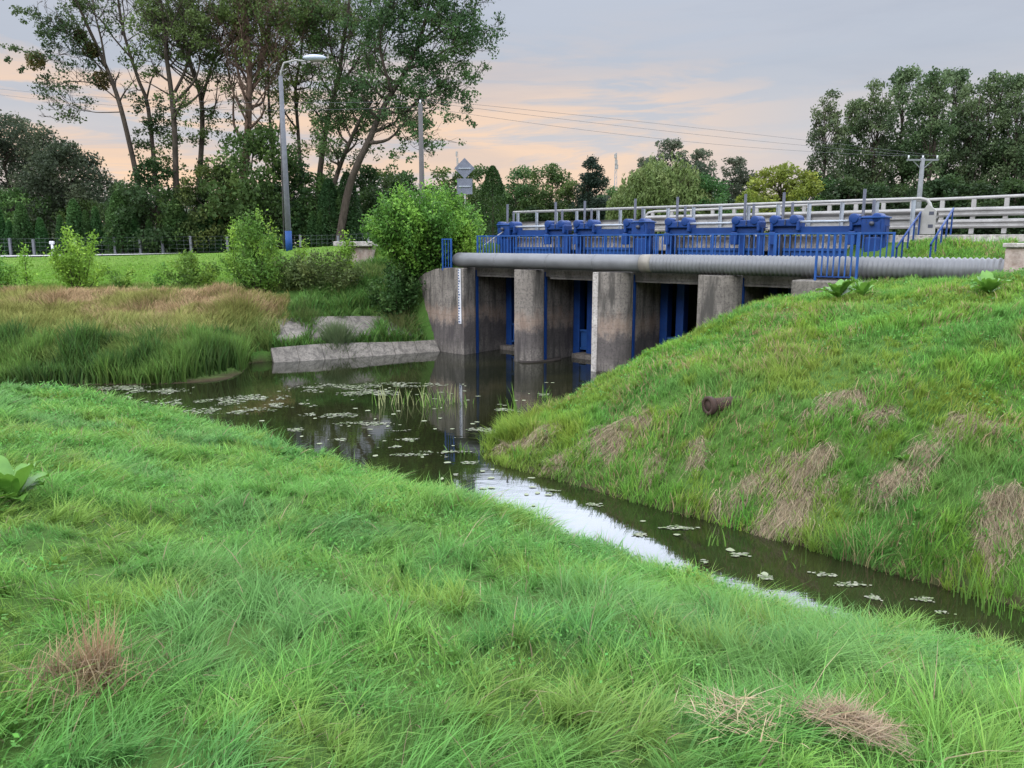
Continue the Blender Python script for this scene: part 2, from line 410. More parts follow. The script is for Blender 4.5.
# ------------------------------------------------------------------ straw patches on the mound (world ellipses)
PATCH = []
for u, v, ru, rv in [(617,428,26,10),(843,404,30,10),(760,484,38,14),(808,465,26,12),(800,505,36,24),(893,484,32,14),(1003,512,24,26),(992,545,16,22),(970,426,24,9),(528,445,22,9),(700,455,14,6),(655,470,14,5),(930,455,18,7),(880,415,18,6),(560,462,16,5)]:
    c = T(u, v); a = T(u + ru, v); b = T(u, v - rv); d = T(u, v + rv)
    PATCH.append((c[0], c[1], max(.15, abs(a[0] - c[0])), max(.2, np.hypot(b[0]-d[0], b[1]-d[1]) * .5)))
def straw_mask(x, y):
    k = np.zeros(np.shape(x))
    wob = (vn(x, y, .5, 5) - .5) * 1.1 + (vn(x, y, .17, 6) - .5) * .9
    for cx, cy, rx, ry in PATCH:
        r = np.sqrt(((x - cx) / rx) ** 2 + ((y - cy) / ry) ** 2) + wob
        k = np.maximum(k, 1 - sstep(.55, 1.35, r))
    return k

# ------------------------------------------------------------------ ground sheet
def axis(lo, hi, fine, lim, grow=1.22):
    a = list(np.arange(lo, hi + 1e-6, fine)); s = fine
    while a[-1] < lim: s *= grow; a.append(a[-1] + s)
    s = fine
    while a[0] > -lim: s *= grow; a.insert(0, a[0] - s)
    return np.array(a)
gx = axis(-27, 17, .2, 1800); gy = axis(-1, 46, .2, 1800)
XX, YY = np.meshgrid(gx, gy); ZZ = H(XX, YY).reshape(XX.shape)
nx, ny = len(gx), len(gy)
idx = np.arange(nx * ny).reshape(ny, nx)
q = np.stack([idx[:-1, :-1], idx[:-1, 1:], idx[1:, 1:], idx[1:, :-1]], -1).reshape(-1, 4)
fx, fy, fz = XX.ravel(), YY.ravel(), ZZ.ravel()
gcol = np.tile(np.array([.072, .150, .030]), (nx * ny, 1))
lw = (sstep(31.5, 33, fy) * (1 - sstep(54, 58, fy)) * (1 - sstep(-5, -3, fx)))[:, None]
gcol = gcol * (1 - lw) + np.array([.11, .20, .032]) * lw
gcol[:] += (vn(fx, fy, .8, 8)[:, None] - .5) * np.array([.03, .03, .01])
sm = straw_mask(fx, fy)[:, None]
gcol = gcol * (1 - sm) + np.array([.24, .17, .11]) * sm
mud = (1 - sstep(.02, .16, fz))[:, None]
gcol = gcol * (1 - mud) + np.array([.05, .038, .022]) * mud
farm = sstep(60, 90, np.hypot(fx, fy))[:, None]
gcol = gcol * (1 - farm) + np.array([.06, .10, .025]) * farm
me = raw_mesh('ground', np.c_[fx, fy, fz], q.ravel(), np.arange(len(q)) * 4, gcol, True)
tag(link('ground', me, M['soil']), None, None, None, 'structure')

w = MB(); w.add([(-60,3,0),(14,3,0),(14,27,0),(14,46,0),(-60,46,0),(-60,27,0)], [(0,1,2,5),(5,2,3,4)])
# keep the sheet where land covers its rim
tag(link('water', w.mesh('water'), M['water']), None, None, None, 'structure')

# ------------------------------------------------------------------ road
tg = np.gradient(RL[:, :2], axis=0); tg /= np.linalg.norm(tg, axis=1)[:, None]; nr = np.c_[-tg[:, 1], tg[:, 0]]
rm = MB(); L = RL[:, :2] + nr * RL[:, 3:4]; R = RL[:, :2] - nr * RL[:, 3:4]
for i in range(len(RL) - 1):
    a, b = RL[i][2], RL[i+1][2]
    rm.add([(*L[i], a), (*R[i], a), (*R[i+1], b), (*L[i+1], b)], [(3,2,1,0)])
tag(link('road', rm.mesh('road'), M['road']), None, None, None, 'structure')

# ------------------------------------------------------------------ blades
def blades(name, pts, h, w, lean, bend, col, tipcol, mat, segs=3, grad=None, zf=1.0):
    n = len(pts); r = np.random.default_rng(len(pts) + 11)
    fa = r.random(n) * 2 * pi
    side = np.c_[np.cos(fa), np.sin(fa), np.zeros(n)] * (w / 2)[:, None]
    L3 = np.c_[lean, np.zeros(n)]
    S = np.linspace(0, 1, segs + 1); W_ = [1, .85, .55, 0] if segs == 3 else [1, .7, 0]
    vs = []; cs = []
    b = bend[:, None]; hh = h[:, None]
    for s, ww in zip(S, W_):
        c = pts + L3 * hh * (b * s ** 1.8 + .12 * s) + np.array([0, 0, 1]) * hh * zf * (s * (1 - .45 * b * s * np.minimum(1, np.linalg.norm(lean, axis=1)[:, None])))
        if grad is not None: c[:, 2] += (grad * (c - pts)[:, :2]).sum(1)
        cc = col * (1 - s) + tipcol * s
        if ww > 0:
            vs += [c - side * ww, c + side * ww]; cs += [cc, cc]
        else:
            vs.append(c); cs.append(cc)
    nv = len(vs)
    co = np.stack(vs, 1).reshape(-1, 3); cl = np.stack(cs, 1).reshape(-1, 3)
    pat = [0,1,3,2, 2,3,5,4, 4,5,6] if segs == 3 else [0,1,3,2, 2,3,4]
    st = [0,4,8] if segs == 3 else [0,4]
    base = (np.arange(n) * nv)[:, None]
    loops = (base + np.array(pat)[None]).ravel()
    starts = ((np.arange(n) * len(pat))[:, None] + np.array(st)[None]).ravel()
    return raw_mesh(name, co, loops, starts, cl, False)

MIDX = np.array([-60,-25,-16,-11.5,-6,-3.5,-.4,1,2,3,4,5,7,10,20]); MIDY = np.array([21,21,20.8,20.2,17.8,15.6,12.6,11.2,10.2,9.2,8.3,7.5,6.3,5.0,1])
def visible(x, y, z, mu=130, mv=160):
    u, v = project(x, y, z)
    m2 = mu + 1300 / np.maximum(y, .8)
    return (y > .8) & (u > -m2) & (u < 1024 + m2) & (v < 768 + mv * 2)
def sample(n, y0, y1, pw, wide=.78, pad=1.2, seed=0):   # points ahead of the viewer, density falling with distance
    r = np.random.default_rng(100 + seed)
    e = 2 - pw
    y = (y0 ** e + r.random(n) * (y1 ** e - y0 ** e)) ** (1 / e)
    x = (r.random(n) * 2 - 1) * (wide * y + pad)
    return x, y
def hsl(n, base, var, r):            # colour with natural scatter
    c = np.tile(np.array(base), (n, 1)) * (1 + (r.random((n, 1)) - .5) * var)
    c *= 1 + (r.random((n, 3)) - .5) * var * .35
    return c
def leanfield(x, y, r, amt, spread, seed=3):
    a = vn(x, y, 1.3, seed) * 2 * pi * 1.6 + vn(x, y, .35, seed + 1) * 2.2 + (r.random(len(x)) - .5) * spread
    return np.c_[np.cos(a), np.sin(a)] * amt[:, None]
def clump(x, y, frac, size, seed):   # pull a share of the blades towards tuft centres
    r = np.random.default_rng(seed); n = len(x)
    cx = (np.floor(x / size) + .5) * size; cy = (np.floor(y / size) + .5) * size
    jx = (vn(cx * 7.3, cy * 5.1, .37, 21) - .5) * size * 1.2; jy = (vn(cx * 4.9, cy * 6.7, .41, 22) - .5) * size * 1.2
    k = np.where(r.random(n) < frac, .45 + .5 * r.random(n), 0)
    return x + (cx + jx - x) * k, y + (cy + jy - y) * k

G1, G2, G3 = (.112,.290,.048), (.085,.245,.050), (.170,.345,.052)
def grass_cols(x, y, r, warm=0.):
    n = len(x)
    k = vn(x, y, 1.6, 31); k2 = vn(x, y, .5, 32)
    a, b, c = np.array(G1), np.array(G2), np.array(G3)
    w1 = sstep(.45, .75, k)[:, None]; w2 = sstep(.5, .8, k2)[:, None]
    col = a * (1 - w1) + b * w1; col = col * (1 - w2 * .6) + c * w2 * .6
    col = col * (1 + (r.random((n, 1)) - .5) * .6) * (1 + (r.random((n, 3)) - .5) * .16)
    k3 = sstep(.55, .8, vn(x, y, .9, 34))[:, None]; col = col * (1 - k3 * .55) + np.array([.120,.275,.075]) * (.75 + .5 * r.random((n, 1))) * k3 * .55
    k4 = sstep(.6, .85, vn(x, y, .4, 35))[:, None]; col = col * (1 - k4 * .5) + np.array([.20,.30,.04]) * (.75 + .5 * r.random((n, 1))) * k4 * .5
    col[:, 0] *= 1 + warm; dead = r.random(n) < .018
    col[dead] = np.array([.30,.24,.13]) * (.6 + .6 * r.random((dead.sum(), 1)))
    return col

# --- near bank
x, y = sample(640000, 1.3, 20.5, 1.1, .78, 2.0, seed=1)
x, y = clump(x, y, .6, .22, 5)
r = np.random.default_rng(51)
keep = y < np.interp(x, MIDX, MIDY)
x, y = x[keep], y[keep]; z = H(x, y)
keep = (z > .0) & visible(x, y, z); x, y, z = x[keep], y[keep], z[keep]
bare = vn(x, y, .55, 41) * .6 + vn(x, y, .2, 42) * .4
keep = (bare > .32) | (r.random(len(x)) < .4); x, y, z = x[keep], y[keep], z[keep]
n = len(x); d = np.hypot(x, y)
tall = .30 + 1.0 * vn(x, y, .75, 43) + 1.1 * (vn(x, y, .26, 44) - .35)
h = (.10 + .17 * r.random(n) ** 1.2) * np.maximum(.42, tall) * (1 + .35 * (r.random(n) < .08))
shore = 1 - sstep(.25, .75, z); h *= 1 + .35 * shore
wd = np.maximum(.0062, d * .0013) * (.5 + 1.0 * r.random(n) ** 1.5)
ln = leanfield(x, y, r, .5 + .7 * r.random(n), 4.4)
ln[:, 0] += .25
c = grass_cols(x, y, r)
sd = r.random(n) < .0014
h = np.where(sd, h * 1.2 + .06, h); c[sd] = np.array([.28,.26,.12]) * (.7 + .5 * r.random((sd.sum(), 1)))
th = r.random(n) < .03 * sstep(.55, .8, vn(x, y, .7, 36)); h = np.where(th, h * .6, h); c[th] = np.array([.30,.25,.14]) * (.5 + .7 * r.random((th.sum(), 1)))
c = c * np.array([.98, .92, 1.12])
h = h * .84
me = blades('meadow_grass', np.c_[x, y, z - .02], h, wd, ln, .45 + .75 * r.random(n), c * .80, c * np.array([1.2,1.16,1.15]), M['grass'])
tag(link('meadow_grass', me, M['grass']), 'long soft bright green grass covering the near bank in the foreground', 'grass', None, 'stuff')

# --- right mound
x, y = sample(560000, 6.5, 24, .9, .78, 1.8, seed=2)
keep = (y > np.interp(x, MIDX, MIDY)) & (x > -1.2); x, y = x[keep], y[keep]
x, y = clump(x, y, .45, .3, 6); z = H(x, y); t, o = to_w(x, y)
keep = (z > -.06) & visible(x, y, z) & ~((o > -.12) & (t < 11.9)) & ~((o > -.6) & (t > 9.9) & (t < 11.75)) & (o < 2.5) & ~((t > 14.4) & (o > -.25)); x, y, z = x[keep], y[keep], z[keep]
r = np.random.default_rng(52); n = len(x)
sk = straw_mask(x, y)
keep = r.random(n) > sk * .66; x, y, z, sk = x[keep], y[keep], z[keep], sk[keep]
bare = vn(x, y, .5, 45); keep = (bare > .22) | (r.random(len(x)) < .4); x, y, z = x[keep], y[keep], z[keep]
n = len(x); d = np.hypot(x, y)
tall = .4 + 1.0 * vn(x, y, .6, 46) + .6 * (vn(x, y, .25, 47) - .35)
h = (.12 + .14 * r.random(n)) * tall
h *= 1 + 1.0 * (1 - sstep(.05, .5, z)) * sstep(.35, .7, vn(x, y, .6, 48))
h *= 1 - .3 * sstep(2.9, 3.3, z)
wd = np.maximum(.006, d * .00115) * (.6 + .8 * r.random(n))
ln = leanfield(x, y, r, .4 + .5 * r.random(n), 4.4, 7); ln[:, 1] -= .3; ln[:, 0] -= .12
c = grass_cols(x, y, r, .12)
ylw = sstep(.45, .8, vn(x, y, 1.1, 49))[:, None] * .6 * (1 - sstep(2.7, 3.2, z)[:, None] * .3)
c = c * (1 - ylw) + np.array([.20,.27,.045]) * (.7 + .5 * r.random((n, 1))) * ylw
tanmix = (r.random(n) < .20 * sstep(.35, .7, vn(x, y, .9, 50)))
c[tanmix] = np.array([.33,.26,.15]) * (.7 + .5 * r.random((tanmix.sum(), 1)))
c = c * np.array([1.08, 1.04, 1.04])
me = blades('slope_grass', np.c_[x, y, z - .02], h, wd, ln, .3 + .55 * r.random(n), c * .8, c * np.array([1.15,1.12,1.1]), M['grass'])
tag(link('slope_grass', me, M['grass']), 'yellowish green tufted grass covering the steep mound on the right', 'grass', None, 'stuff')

# --- straw lying on the mound
xs, ys = [], []
r = np.random.default_rng(53)
for cx, cy, rx, ry in PATCH:
    k = int(8000 * min(1.6, rx * ry * 3) + 1400)
    a = r.random(k) * 2 * pi; q = np.sqrt(r.random(k)) * 1.6
    xs.append(cx + rx * q * np.cos(a)); ys.append(cy + ry * q * np.sin(a))
x, y = np.concatenate(xs), np.concatenate(ys); keep = r.random(len(x)) < straw_mask(x, y) + .05; x, y = x[keep], y[keep]; z = H(x, y)
keep = z > 0; x, y, z = x[keep], y[keep], z[keep]; n = len(x)
ln = np.c_[-.35 + 1.3 * (r.random(n) - .5) + .8 * (vn(x, y, .4, 9) - .5), -.7 + .9 * (r.random(n) - .5)]
c = np.array([.37,.305,.195]) * (.35 + .9 * r.random((n, 1))) * (1 + .12 * (r.random((n, 3)) - .5))
gr_ = np.c_[(H(x + .1, y) - z) / .1, (H(x, y + .1) - z) / .1]
me = blades('straw', np.c_[x, y, z + .015 + .05 * r.random(n)], .10 + .2 * r.random(n), np.hypot(x, y) * .0009 * (.6 + .6 * r.random(n)), ln, .75 + .35 * r.random(n), c * .75, c, M['straw'], 3, gr_, .24)
tag(link('straw', me, M['straw']), 'matted pale brown dead grass lying in patches on the mound', 'dead grass', None, 'stuff')

# --- far bank: tall brown grass, reeds, nettles, lawn
def far_pts(k, x0, x1, y0, y1, seed):
    r = np.random.default_rng(seed); x = x0 + (x1 - x0) * r.random(k); y = y0 + (y1 - y0) * r.random(k)
    z = H(x, y); keep = (z > .0) & visible(x, y, z); return x[keep], y[keep], z[keep], r
x, y, z, r = far_pts(150000, -25, -4.5, 23.6, 33.2, 61)
left = x < -8.5 + (vn(x, y, 1.5, 62) - .5) * 2
keep = (z > .35) & left & (z < 2.4) & (y < 30.9 + 1.2 * (vn(x, y, 1.6, 3) - .5)); x, y, z = x[keep], y[keep], z[keep]; n = len(x)
k = vn(x, y, 2.2, 63) * .6 + vn(x, y, .7, 64) * .4
h = (.35 + .35 * r.random(n)) * (.65 + .7 * vn(x, y, 1.4, 65)) * (1 - .35 * sstep(29, 31.5, y))
ca, cb, cc = np.array([.37,.265,.145]), np.array([.24,.245,.075]), np.array([.13,.20,.05])
k1 = sstep(.36, .56, k + (r.random(n) - .5) * .25)[:, None]; k2 = (1 - sstep(.65, 1.3, z + (r.random(n) - .5) * .6))[:, None]
c = cb * (1 - k1) + ca * k1; c = c * (1 - k2) + cc * k2
c *= (.65 + .6 * r.random((n, 1)))
gr = (r.random(n) < .35)[:, None]; cbase = np.where(gr, np.array([.09,.13,.035]), c * .7)
ln = leanfield(x, y, r, .25 + .35 * r.random(n), 3, 8)
me = blades('dry_grass', np.c_[x, y, z - .03], h, (.022 + .022 * r.random(n)), ln * 1.6, .3 + .6 * r.random(n), cbase, c * 1.15, M['straw'])
tag(link('dry_grass', me, M['straw']), 'tall tan and olive seeding grass on the bank across the water', 'grass', None, 'stuff')

x, y, z, r = far_pts(60000, -25, -6.2, 22.2, 26.8, 66)
keep = (z < .85) & (x < -6.4 + .0 * y) & (vn(x, y, .8, 67) + .25 * r.random(len(x)) > .42); x, y, z = x[keep], y[keep], z[keep]; n = len(x)
h = (.6 + .55 * r.random(n)) * (.5 + .75 * vn(x, y, .8, 68)); c = hsl(n, (.050,.115,.026), .9, r)
lt = sstep(.5, .8, vn(x, y, 1.6, 69))[:, None]; c = c * (1 - lt) + hsl(n, (.10,.20,.042), .6, r) * lt
me = blades('reeds', np.c_[x, y, z - .04], h, .03 + .03 * r.random(n), leanfield(x, y, r, .25 + .45 * r.random(n), 6, 9), .2 + .5 * r.random(n), c * .7, c * 1.2, M['grass'])
tag(link('reeds', me, M['grass']), 'dark green reeds standing along the far water edge on the left', 'reeds', None, 'stuff')

x, y, z, r = far_pts(130000, -30, -3, 31.5, 47, 70)
dd, rz_, hw_ = road_dist(x, y)
keep = (dd > hw_ + .5) & (z > 1.9) & ((dd > hw_ + 1.5) | (r.random(len(x)) < .4)); x, y, z = x[keep], y[keep], z[keep]; n = len(x)
c = hsl(n, (.14,.25,.036), .5, r); edge = (1 - sstep(32.2, 34, y))[:, None]; c = c * (1 - edge * .6) + hsl(n, (.20,.2,.07), .6, r) * edge * .6
me = blades('lawn_grass', np.c_[x, y, z - .01], .05 + .06 * r.random(n) + .2 * edge[:, 0] * r.random(n), .03 + .02 * r.random(n), leanfield(x, y, r, .5 + .3 * r.random(n), 6, 10), .5 + .3 * r.random(n), c * .9, c * 1.1, M['grass'], 2)
tag(link('lawn_grass', me, M['grass']), 'short bright mown grass below the road on the far side', 'grass', None, 'stuff')

# herbs above the concrete slabs: leafy ground cover
x, y, z, r = far_pts(52000, -9.5, -2.2, 26.2, 34.5, 71)
keep = (z > .38) & (x > -9 + .25 * (y - 27)) ; t, o = to_w(x, y); keep &= ~((t > -6.9) & (o > -.05))
slab = vn(x, y, .8, 72); e_ = RVN[0] * (x - RVA[0]) + RVN[1] * (y - RVA[1]); s_ = RVD[0] * (x - RVA[0]) + RVD[1] * (y - RVA[1])
keep &= ~((e_ > .7) & (e_ < 2.3) & (s_ < 5.4) & ((e_ > 1.15) | (e_ < .82)) & (slab < .72))
keep &= (z > 1.3) | (slab > .50) | ((z > .4) & (z < .62)) | (x > -4.4) ; x, y, z = x[keep], y[keep], z[keep]; n = len(x)
c = hsl(n, (.085,.155,.034), .8, r); c = np.where((vn(x, y, 1.2, 73) > .55)[:, None], hsl(n, (.14,.19,.055), .7, r), c)
me = blades('herbs', np.c_[x, y, z - .03], (.25 + .45 * r.random(n)) * (.5 + .8 * vn(x, y, .9, 74)), .03 + .03 * r.random(n), leanfield(x, y, r, .4 + .5 * r.random(n), 5, 11), .3 + .6 * r.random(n), c * .75, c * 1.2, M['grass'])
tag(link('herbs', me, M['grass']), 'dark green nettles and herbs growing above the sloping concrete slabs', 'plants', None, 'stuff')

# grass verge on the right between pipe and road
x, y, z, r = far_pts(60000, 8, 22, 10, 27, 75); t, o = to_w(x, y)
keep = (o > .35) & (o < 2.55) & (t > 12.2) & ~((t > 14.3) & (o > .25) & (o < 3.0)); x, y, z = x[keep], y[keep], z[keep]; n = len(x)
c = hsl(n, (.12,.25,.04), .6, r)
me = blades('verge_grass', np.c_[x, y, z - .02], .12 + .16 * r.random(n), .014 + .01 * r.random(n), leanfield(x, y, r, .5 + .3 * r.random(n), 5, 12), .4 + .4 * r.random(n), c * .8, c * 1.2, M['grass'], 2)
tag(link('verge_grass', me, M['grass']), 'green grass on the short bank between the pipe and the road kerb', 'grass', None, 'stuff')

# small broad leaved weeds among the grass of both banks
r = np.random.default_rng(88)
def weeds(k, y0, y1, side, seed, thr):
    x, y = sample(k, y0, y1, .9, seed=seed); near = y < np.interp(x, MIDX, MIDY)
    keep = near if side else (~near & (x > -1)); x, y = x[keep], y[keep]
    keep = vn(x, y, .9, 90 + seed) * .6 + vn(x, y, .25, 91 + seed) * .4 > thr; x, y = x[keep], y[keep]; z = H(x, y); t, o = to_w(x, y)
    keep = (z > .1) & visible(x, y, z) & ~((o > -.6) & (t < 11.9)) & (o < .2); return x[keep], y[keep], z[keep]
wx = [np.concatenate(q) for q in zip(weeds(110000, 1.5, 18, True, 11, .53), weeds(60000, 7, 22, False, 12, .52))]
n = len(wx[0]); dd = np.hypot(wx[0], wx[1])
C = np.c_[wx[0], wx[1], wx[2] + .03 + .15 * r.random(n) ** 1.4]
wcol = hsl(n, (.085,.185,.036), .7, r)
def _late_weeds(C=C, n=n, dd=dd, wcol=wcol, r=r):
    me = leaf_mesh('meadow_weeds', C, (.014 + .020 * r.random(n)) * (.6 + dd * .10), wcol, 5, .7, .5)
    tag(link('meadow_weeds', me, M['grass']), 'small broad leaved weeds scattered in patches through the bank grass', 'weeds', None, 'stuff')

# ------------------------------------------------------------------ floating mats and water plants
r = np.random.default_rng(81)
co, loops, starts, cl = [], [], [], []; nvt = 0; nl = 0
def pad(cx, cy, rx, ry, col, k=9, z=.006):
    global nvt, nl
    a = np.arange(k) * 2 * pi / k + r.random() * 6; q = .65 + .6 * r.random(k)
    co.extend([(cx + rx * q[i] * cos(a[i]), cy + ry * q[i] * sin(a[i]), z) for i in range(k)])
    loops.extend(range(nvt, nvt + k)); starts.append(nl); nvt += k; nl += k; cl.extend([col] * k)
STREAK = [(150,392,60,4),(200,402,70,5),(255,398,45,4),(230,411,60,4),(290,405,40,3),(330,388,60,5),(400,385,60,3),(370,393,45,4),(330,415,40,3),(365,424,40,2.5),(440,424,25,2),(415,440,28,2),(390,447,18,1.5),
          (478,431,24,4),(500,433,22,3),(455,440,20,2),(500,442,22,3),(440,458,14,2),(480,463,26,2.2),(460,475,10,1.5),(375,461,10,1.2),(410,455,30,1.5),(350,440,30,2),(300,430,20,2),
          (505,410,14,2),(540,395,12,1.5),(560,490,20,2),(600,505,25,2),(680,528,30,2.5),(740,555,16,2),(765,578,12,2),(820,575,24,3),(700,562,12,2),(850,585,30,2.5),(905,585,28,4),(930,600,25,4),(875,598,14,2),(950,612,20,3),(640,535,10,1.5),
          (120,388,40,3),(60,383,50,2),(445,452,40,1.5),(395,430,26,2)]
for u, v, ru, rv in STREAK:
    rr = ray(u, v); cc = np.array([0, 0, CAMZ]) - rr * CAMZ / rr[2]; D = cc[1]
    ra = ru * D / F * .8; rb = max(.08, rv * D * D / (F * CAMZ))
    dens = int(900 * ra * rb + 60)
    for _ in range(min(dens, 700)):
        a, q = r.random() * 2 * pi, sqrt(r.random()) * (.5 + .6 * r.random())
        px_, py_ = cc[0] + ra * q * cos(a), cc[1] + rb * q * sin(a)
        s = (.012 + .04 * r.random() ** 2) * min(1, .35 + D / 30)
        if vn(px_ * 1.0, py_ * 1.0, .35, 85) < .42 + .12 * r.random(): continue
        g = .6 + .5 * r.random()
        cbase = (.20*g, .205*g, .145*g) if r.random() < .6 else (.10*g, .135*g, .05*g)
        pad(px_, py_, s * 1.0, s * .7, cbase, 7, .004 + .012 * r.random())
for _ in range(260):
    yy = 9 + 14 * r.random(); xx = (r.random() * 1.5 - .95) * yy * .7
    if Hs(xx, yy) < -.02: pad(xx, yy, .03 + .05 * r.random(), .03 + .04 * r.random(), (.17,.19,.11), 7, .005 + .008 * r.random())
me = raw_mesh('floating_plants', np.array(co), np.array(loops), np.array(starts), np.array(cl))
m = NT('floating_leaf'); a = m.n('Attribute', attribute_name='Col'); m.bsdf(a.outputs['Color'], .6, 0, .4); M['pad'] = m.m
tag(link('floating_plants', me, M['pad']), 'pale floating duckweed mats and small leaves drifting on the dark water', 'water plants', None, 'stuff')

pts, hs, cs = [], [], []
for u, v, k, sp, hh in [(408,405,34,.8,.55),(432,404,36,.5,.6),(448,402,20,.3,.5),(395,400,14,.5,.4),(512,424,26,.25,.75),(520,432,30,.3,.45),(502,444,40,.35,.35),(547,398,16,.2,.4),(515,412,10,.1,.8),(480,452,24,.35,.3),(470,405,8,.4,.3),(968,600,14,.2,.7),(985,612,16,.2,.5),(715,545,8,.2,.35),(795,560,6,.3,.3)]:
    rr = ray(u, v); cc = np.array([0, 0, CAMZ]) - rr * CAMZ / rr[2]
    for _ in range(k):
        pts.append((cc[0] + r.normal() * sp * .6, cc[1] + r.normal() * sp * .5, -.05)); hs.append(hh * (.4 + .8 * r.random()))
        cs.append(np.array([.30,.33,.15] if r.random() < .5 and u < 460 else [.11,.22,.04]) * (.7 + .5 * r.random()))
pts = np.array(pts); n = len(pts); cs = np.array(cs)
me = blades('water_reeds', pts, np.array(hs), .018 + .014 * r.random(n), (r.random((n, 2)) - .5) * 1.1, .2 + .7 * r.random(n), cs * .8, cs * 1.1, M['grass'])
tag(link('water_reeds', me, M['grass']), 'thin pale reed stems rising out of the pool before the weir', 'reeds', None, 'stuff')

# ------------------------------------------------------------------ leaves and trees
def leaf_mesh(name, C, size, col, seed, upb=.35, aspect=.6, droop=None):
    r = np.random.default_rng(seed); n = len(C)
    nv = r.normal(size=(n, 3)); nv[:, 2] = nv[:, 2] * .8 + upb * 1.6; nv /= np.linalg.norm(nv, axis=1)[:, None]
    a = r.normal(size=(n, 3))
    if droop is not None: a = a * .35 + np.array([0, 0, -1])
    t = a - nv * (a * nv).sum(1)[:, None]; t /= np.maximum(np.linalg.norm(t, axis=1), 1e-6)[:, None]
    b = np.cross(nv, t)
    s = size[:, None] * .5
    v = np.stack([C - t * s, C + b * s * aspect, C + t * s, C - b * s * aspect], 1).reshape(-1, 3)
    c = np.repeat(col, 4, axis=0)
    return raw_mesh(name, v, np.arange(4 * n), np.arange(n) * 4, c)

def cloud(r, centers, radii, per, flat=.8, shell=.35):
    out = []
    for c, q in zip(centers, radii):
        k = max(4, int(per * q * q))
        d = r.normal(size=(k, 3)); d /= np.linalg.norm(d, axis=1)[:, None]
        rad = (shell + (1 - shell) * r.random(k) ** .6) * q * (.75 + .5 * r.random(k))
        out.append(np.array(c) + d * rad[:, None] * np.array([1, 1, flat]))
    return np.vstack(out)

def leafcol(r, C, cols, var=.5, sc=1.5):
    n = len(C); k = vn(C[:, 0] + C[:, 2] * .7, C[:, 1] - C[:, 2] * .9, sc, 77)
    ca, cb = np.array(cols[0]), np.array(cols[1])
    w = np.clip(sstep(.3, .7, k) + (r.random(n) - .5) * .4, 0, 1)[:, None]
    return (ca * (1 - w) + cb * w) * (1 + (r.random((n, 1)) - .5) * var)

def curve_pts(a, b, r, bow, n=6):
    a, b = np.array(a, float), np.array(b, float); s = np.linspace(0, 1, n)[:, None]
    L = np.linalg.norm(b - a); off = np.array([r.normal(), r.normal(), 0]) * bow * L
    return a + (b - a) * s + off * (s * (1 - s) * 4) + np.array([0, 0, -1]) * bow * L * (s * (1 - s)) + r.normal(size=(n, 3)) * .012 * L * (s * (1 - s) * 4)

_late_weeds()
DARK = ((.030,.060,.020),(.060,.105,.030)); MID = ((.045,.085,.022),(.085,.145,.035)); LIME = ((.14,.26,.032),(.24,.39,.055)); GREY = ((.045,.065,.038),(.085,.11,.06))
YEL = ((.13,.16,.025),(.20,.22,.035)); WIL = ((.105,.15,.045),(.17,.215,.075)); POP = ((.035,.065,.025),(.075,.115,.045))

def broadleaf(seed, Ht, Rd, base, prof, nclump, per, leaf, cols, trunk_r=.2, cr=(.8, 1.6), limbs=22, upb=.35, aspect=.6, stems=1):
    """meshes (local, base at origin) of a leafy tree: trunk with limbs, crown of leaf clumps"""
    r = np.random.default_rng(seed); tb = MB()
    cen, rad = [], []
    for i in range(nclump):
        s = r.random() ** .85; z = base + (Ht - base) * s
        rr = prof(s) * Rd; a = r.random() * 2 * pi; q = (r.random() ** .5) * rr
        cen.append((q * cos(a), q * sin(a), z)); rad.append((cr[0] + (cr[1] - cr[0]) * r.random()) * (1.15 - .45 * s))
    cen = np.array(cen)
    for k in range(stems):
        off = (r.normal(size=2) * .25 * (stems > 1)); lean = r.normal(size=2) * .06 * Ht * (1 if stems == 1 else 2)
        top = np.array([lean[0], lean[1], Ht * .92])
        tp = curve_pts((off[0], off[1], -.2), top, r, .03, 9)
        tb.tube(tp, [trunk_r * (1 - .9 * i / 8) + .01 for i in range(9)], 8)
    for i in r.choice(nclump, min(limbs, nclump), replace=False):
        c = cen[i]; zb = max(.15 * Ht, c[2] - (.25 + .2 * r.random()) * (Ht - base) * .6 - .3)
        k = np.clip(zb / (Ht * .92), 0, 1); a = tp[0] + (tp[-1] - tp[0]) * k
        a = np.array([np.interp(zb, tp[:, 2], tp[:, j]) for j in range(3)])
        r0 = trunk_r * (1 - .85 * k) * .45 + .008
        tb.tube(curve_pts(a, c, r, .08, 6), [r0 * (1 - .8 * j / 5) + .005 for j in range(6)], 5)
    C = cloud(r, cen, rad, per * 2.7)
    C = C[C[:, 2] > .05]
    n = len(C)
    me = leaf_mesh('crown', C, leaf * 1.12 * (.6 + .8 * r.random(n)), leafcol(r, C, cols), seed, upb, aspect)
    return tb.mesh('trunk', smooth=True), me

def plant(name, label, cat, loc, meshes, bark, group=None, names=('trunk', 'crown'), rz=0, sc=1.0, leafmat=None):
    rt = thing(name, label, cat, loc, group)
    rt.rotation_euler = (0, 0, rz); rt.scale = (sc, sc, sc) if np.isscalar(sc) else sc
    link(names[0], meshes[0], bark, rt); link(names[1], meshes[1], leafmat or M['leaf'], rt)
    return rt

def ground_at(u, D):                 # a spot on the ground D metres ahead in the column of pixel u
    x = (u - 512) / F * D; return np.array([x, D, Hs(x, D)])
def col_at(u, D):                    # the same allowing for the pitch, for things whose mid is near the horizon
    q = P(u, HZ, D); return np.array([q[0], D, Hs(q[0], D)])

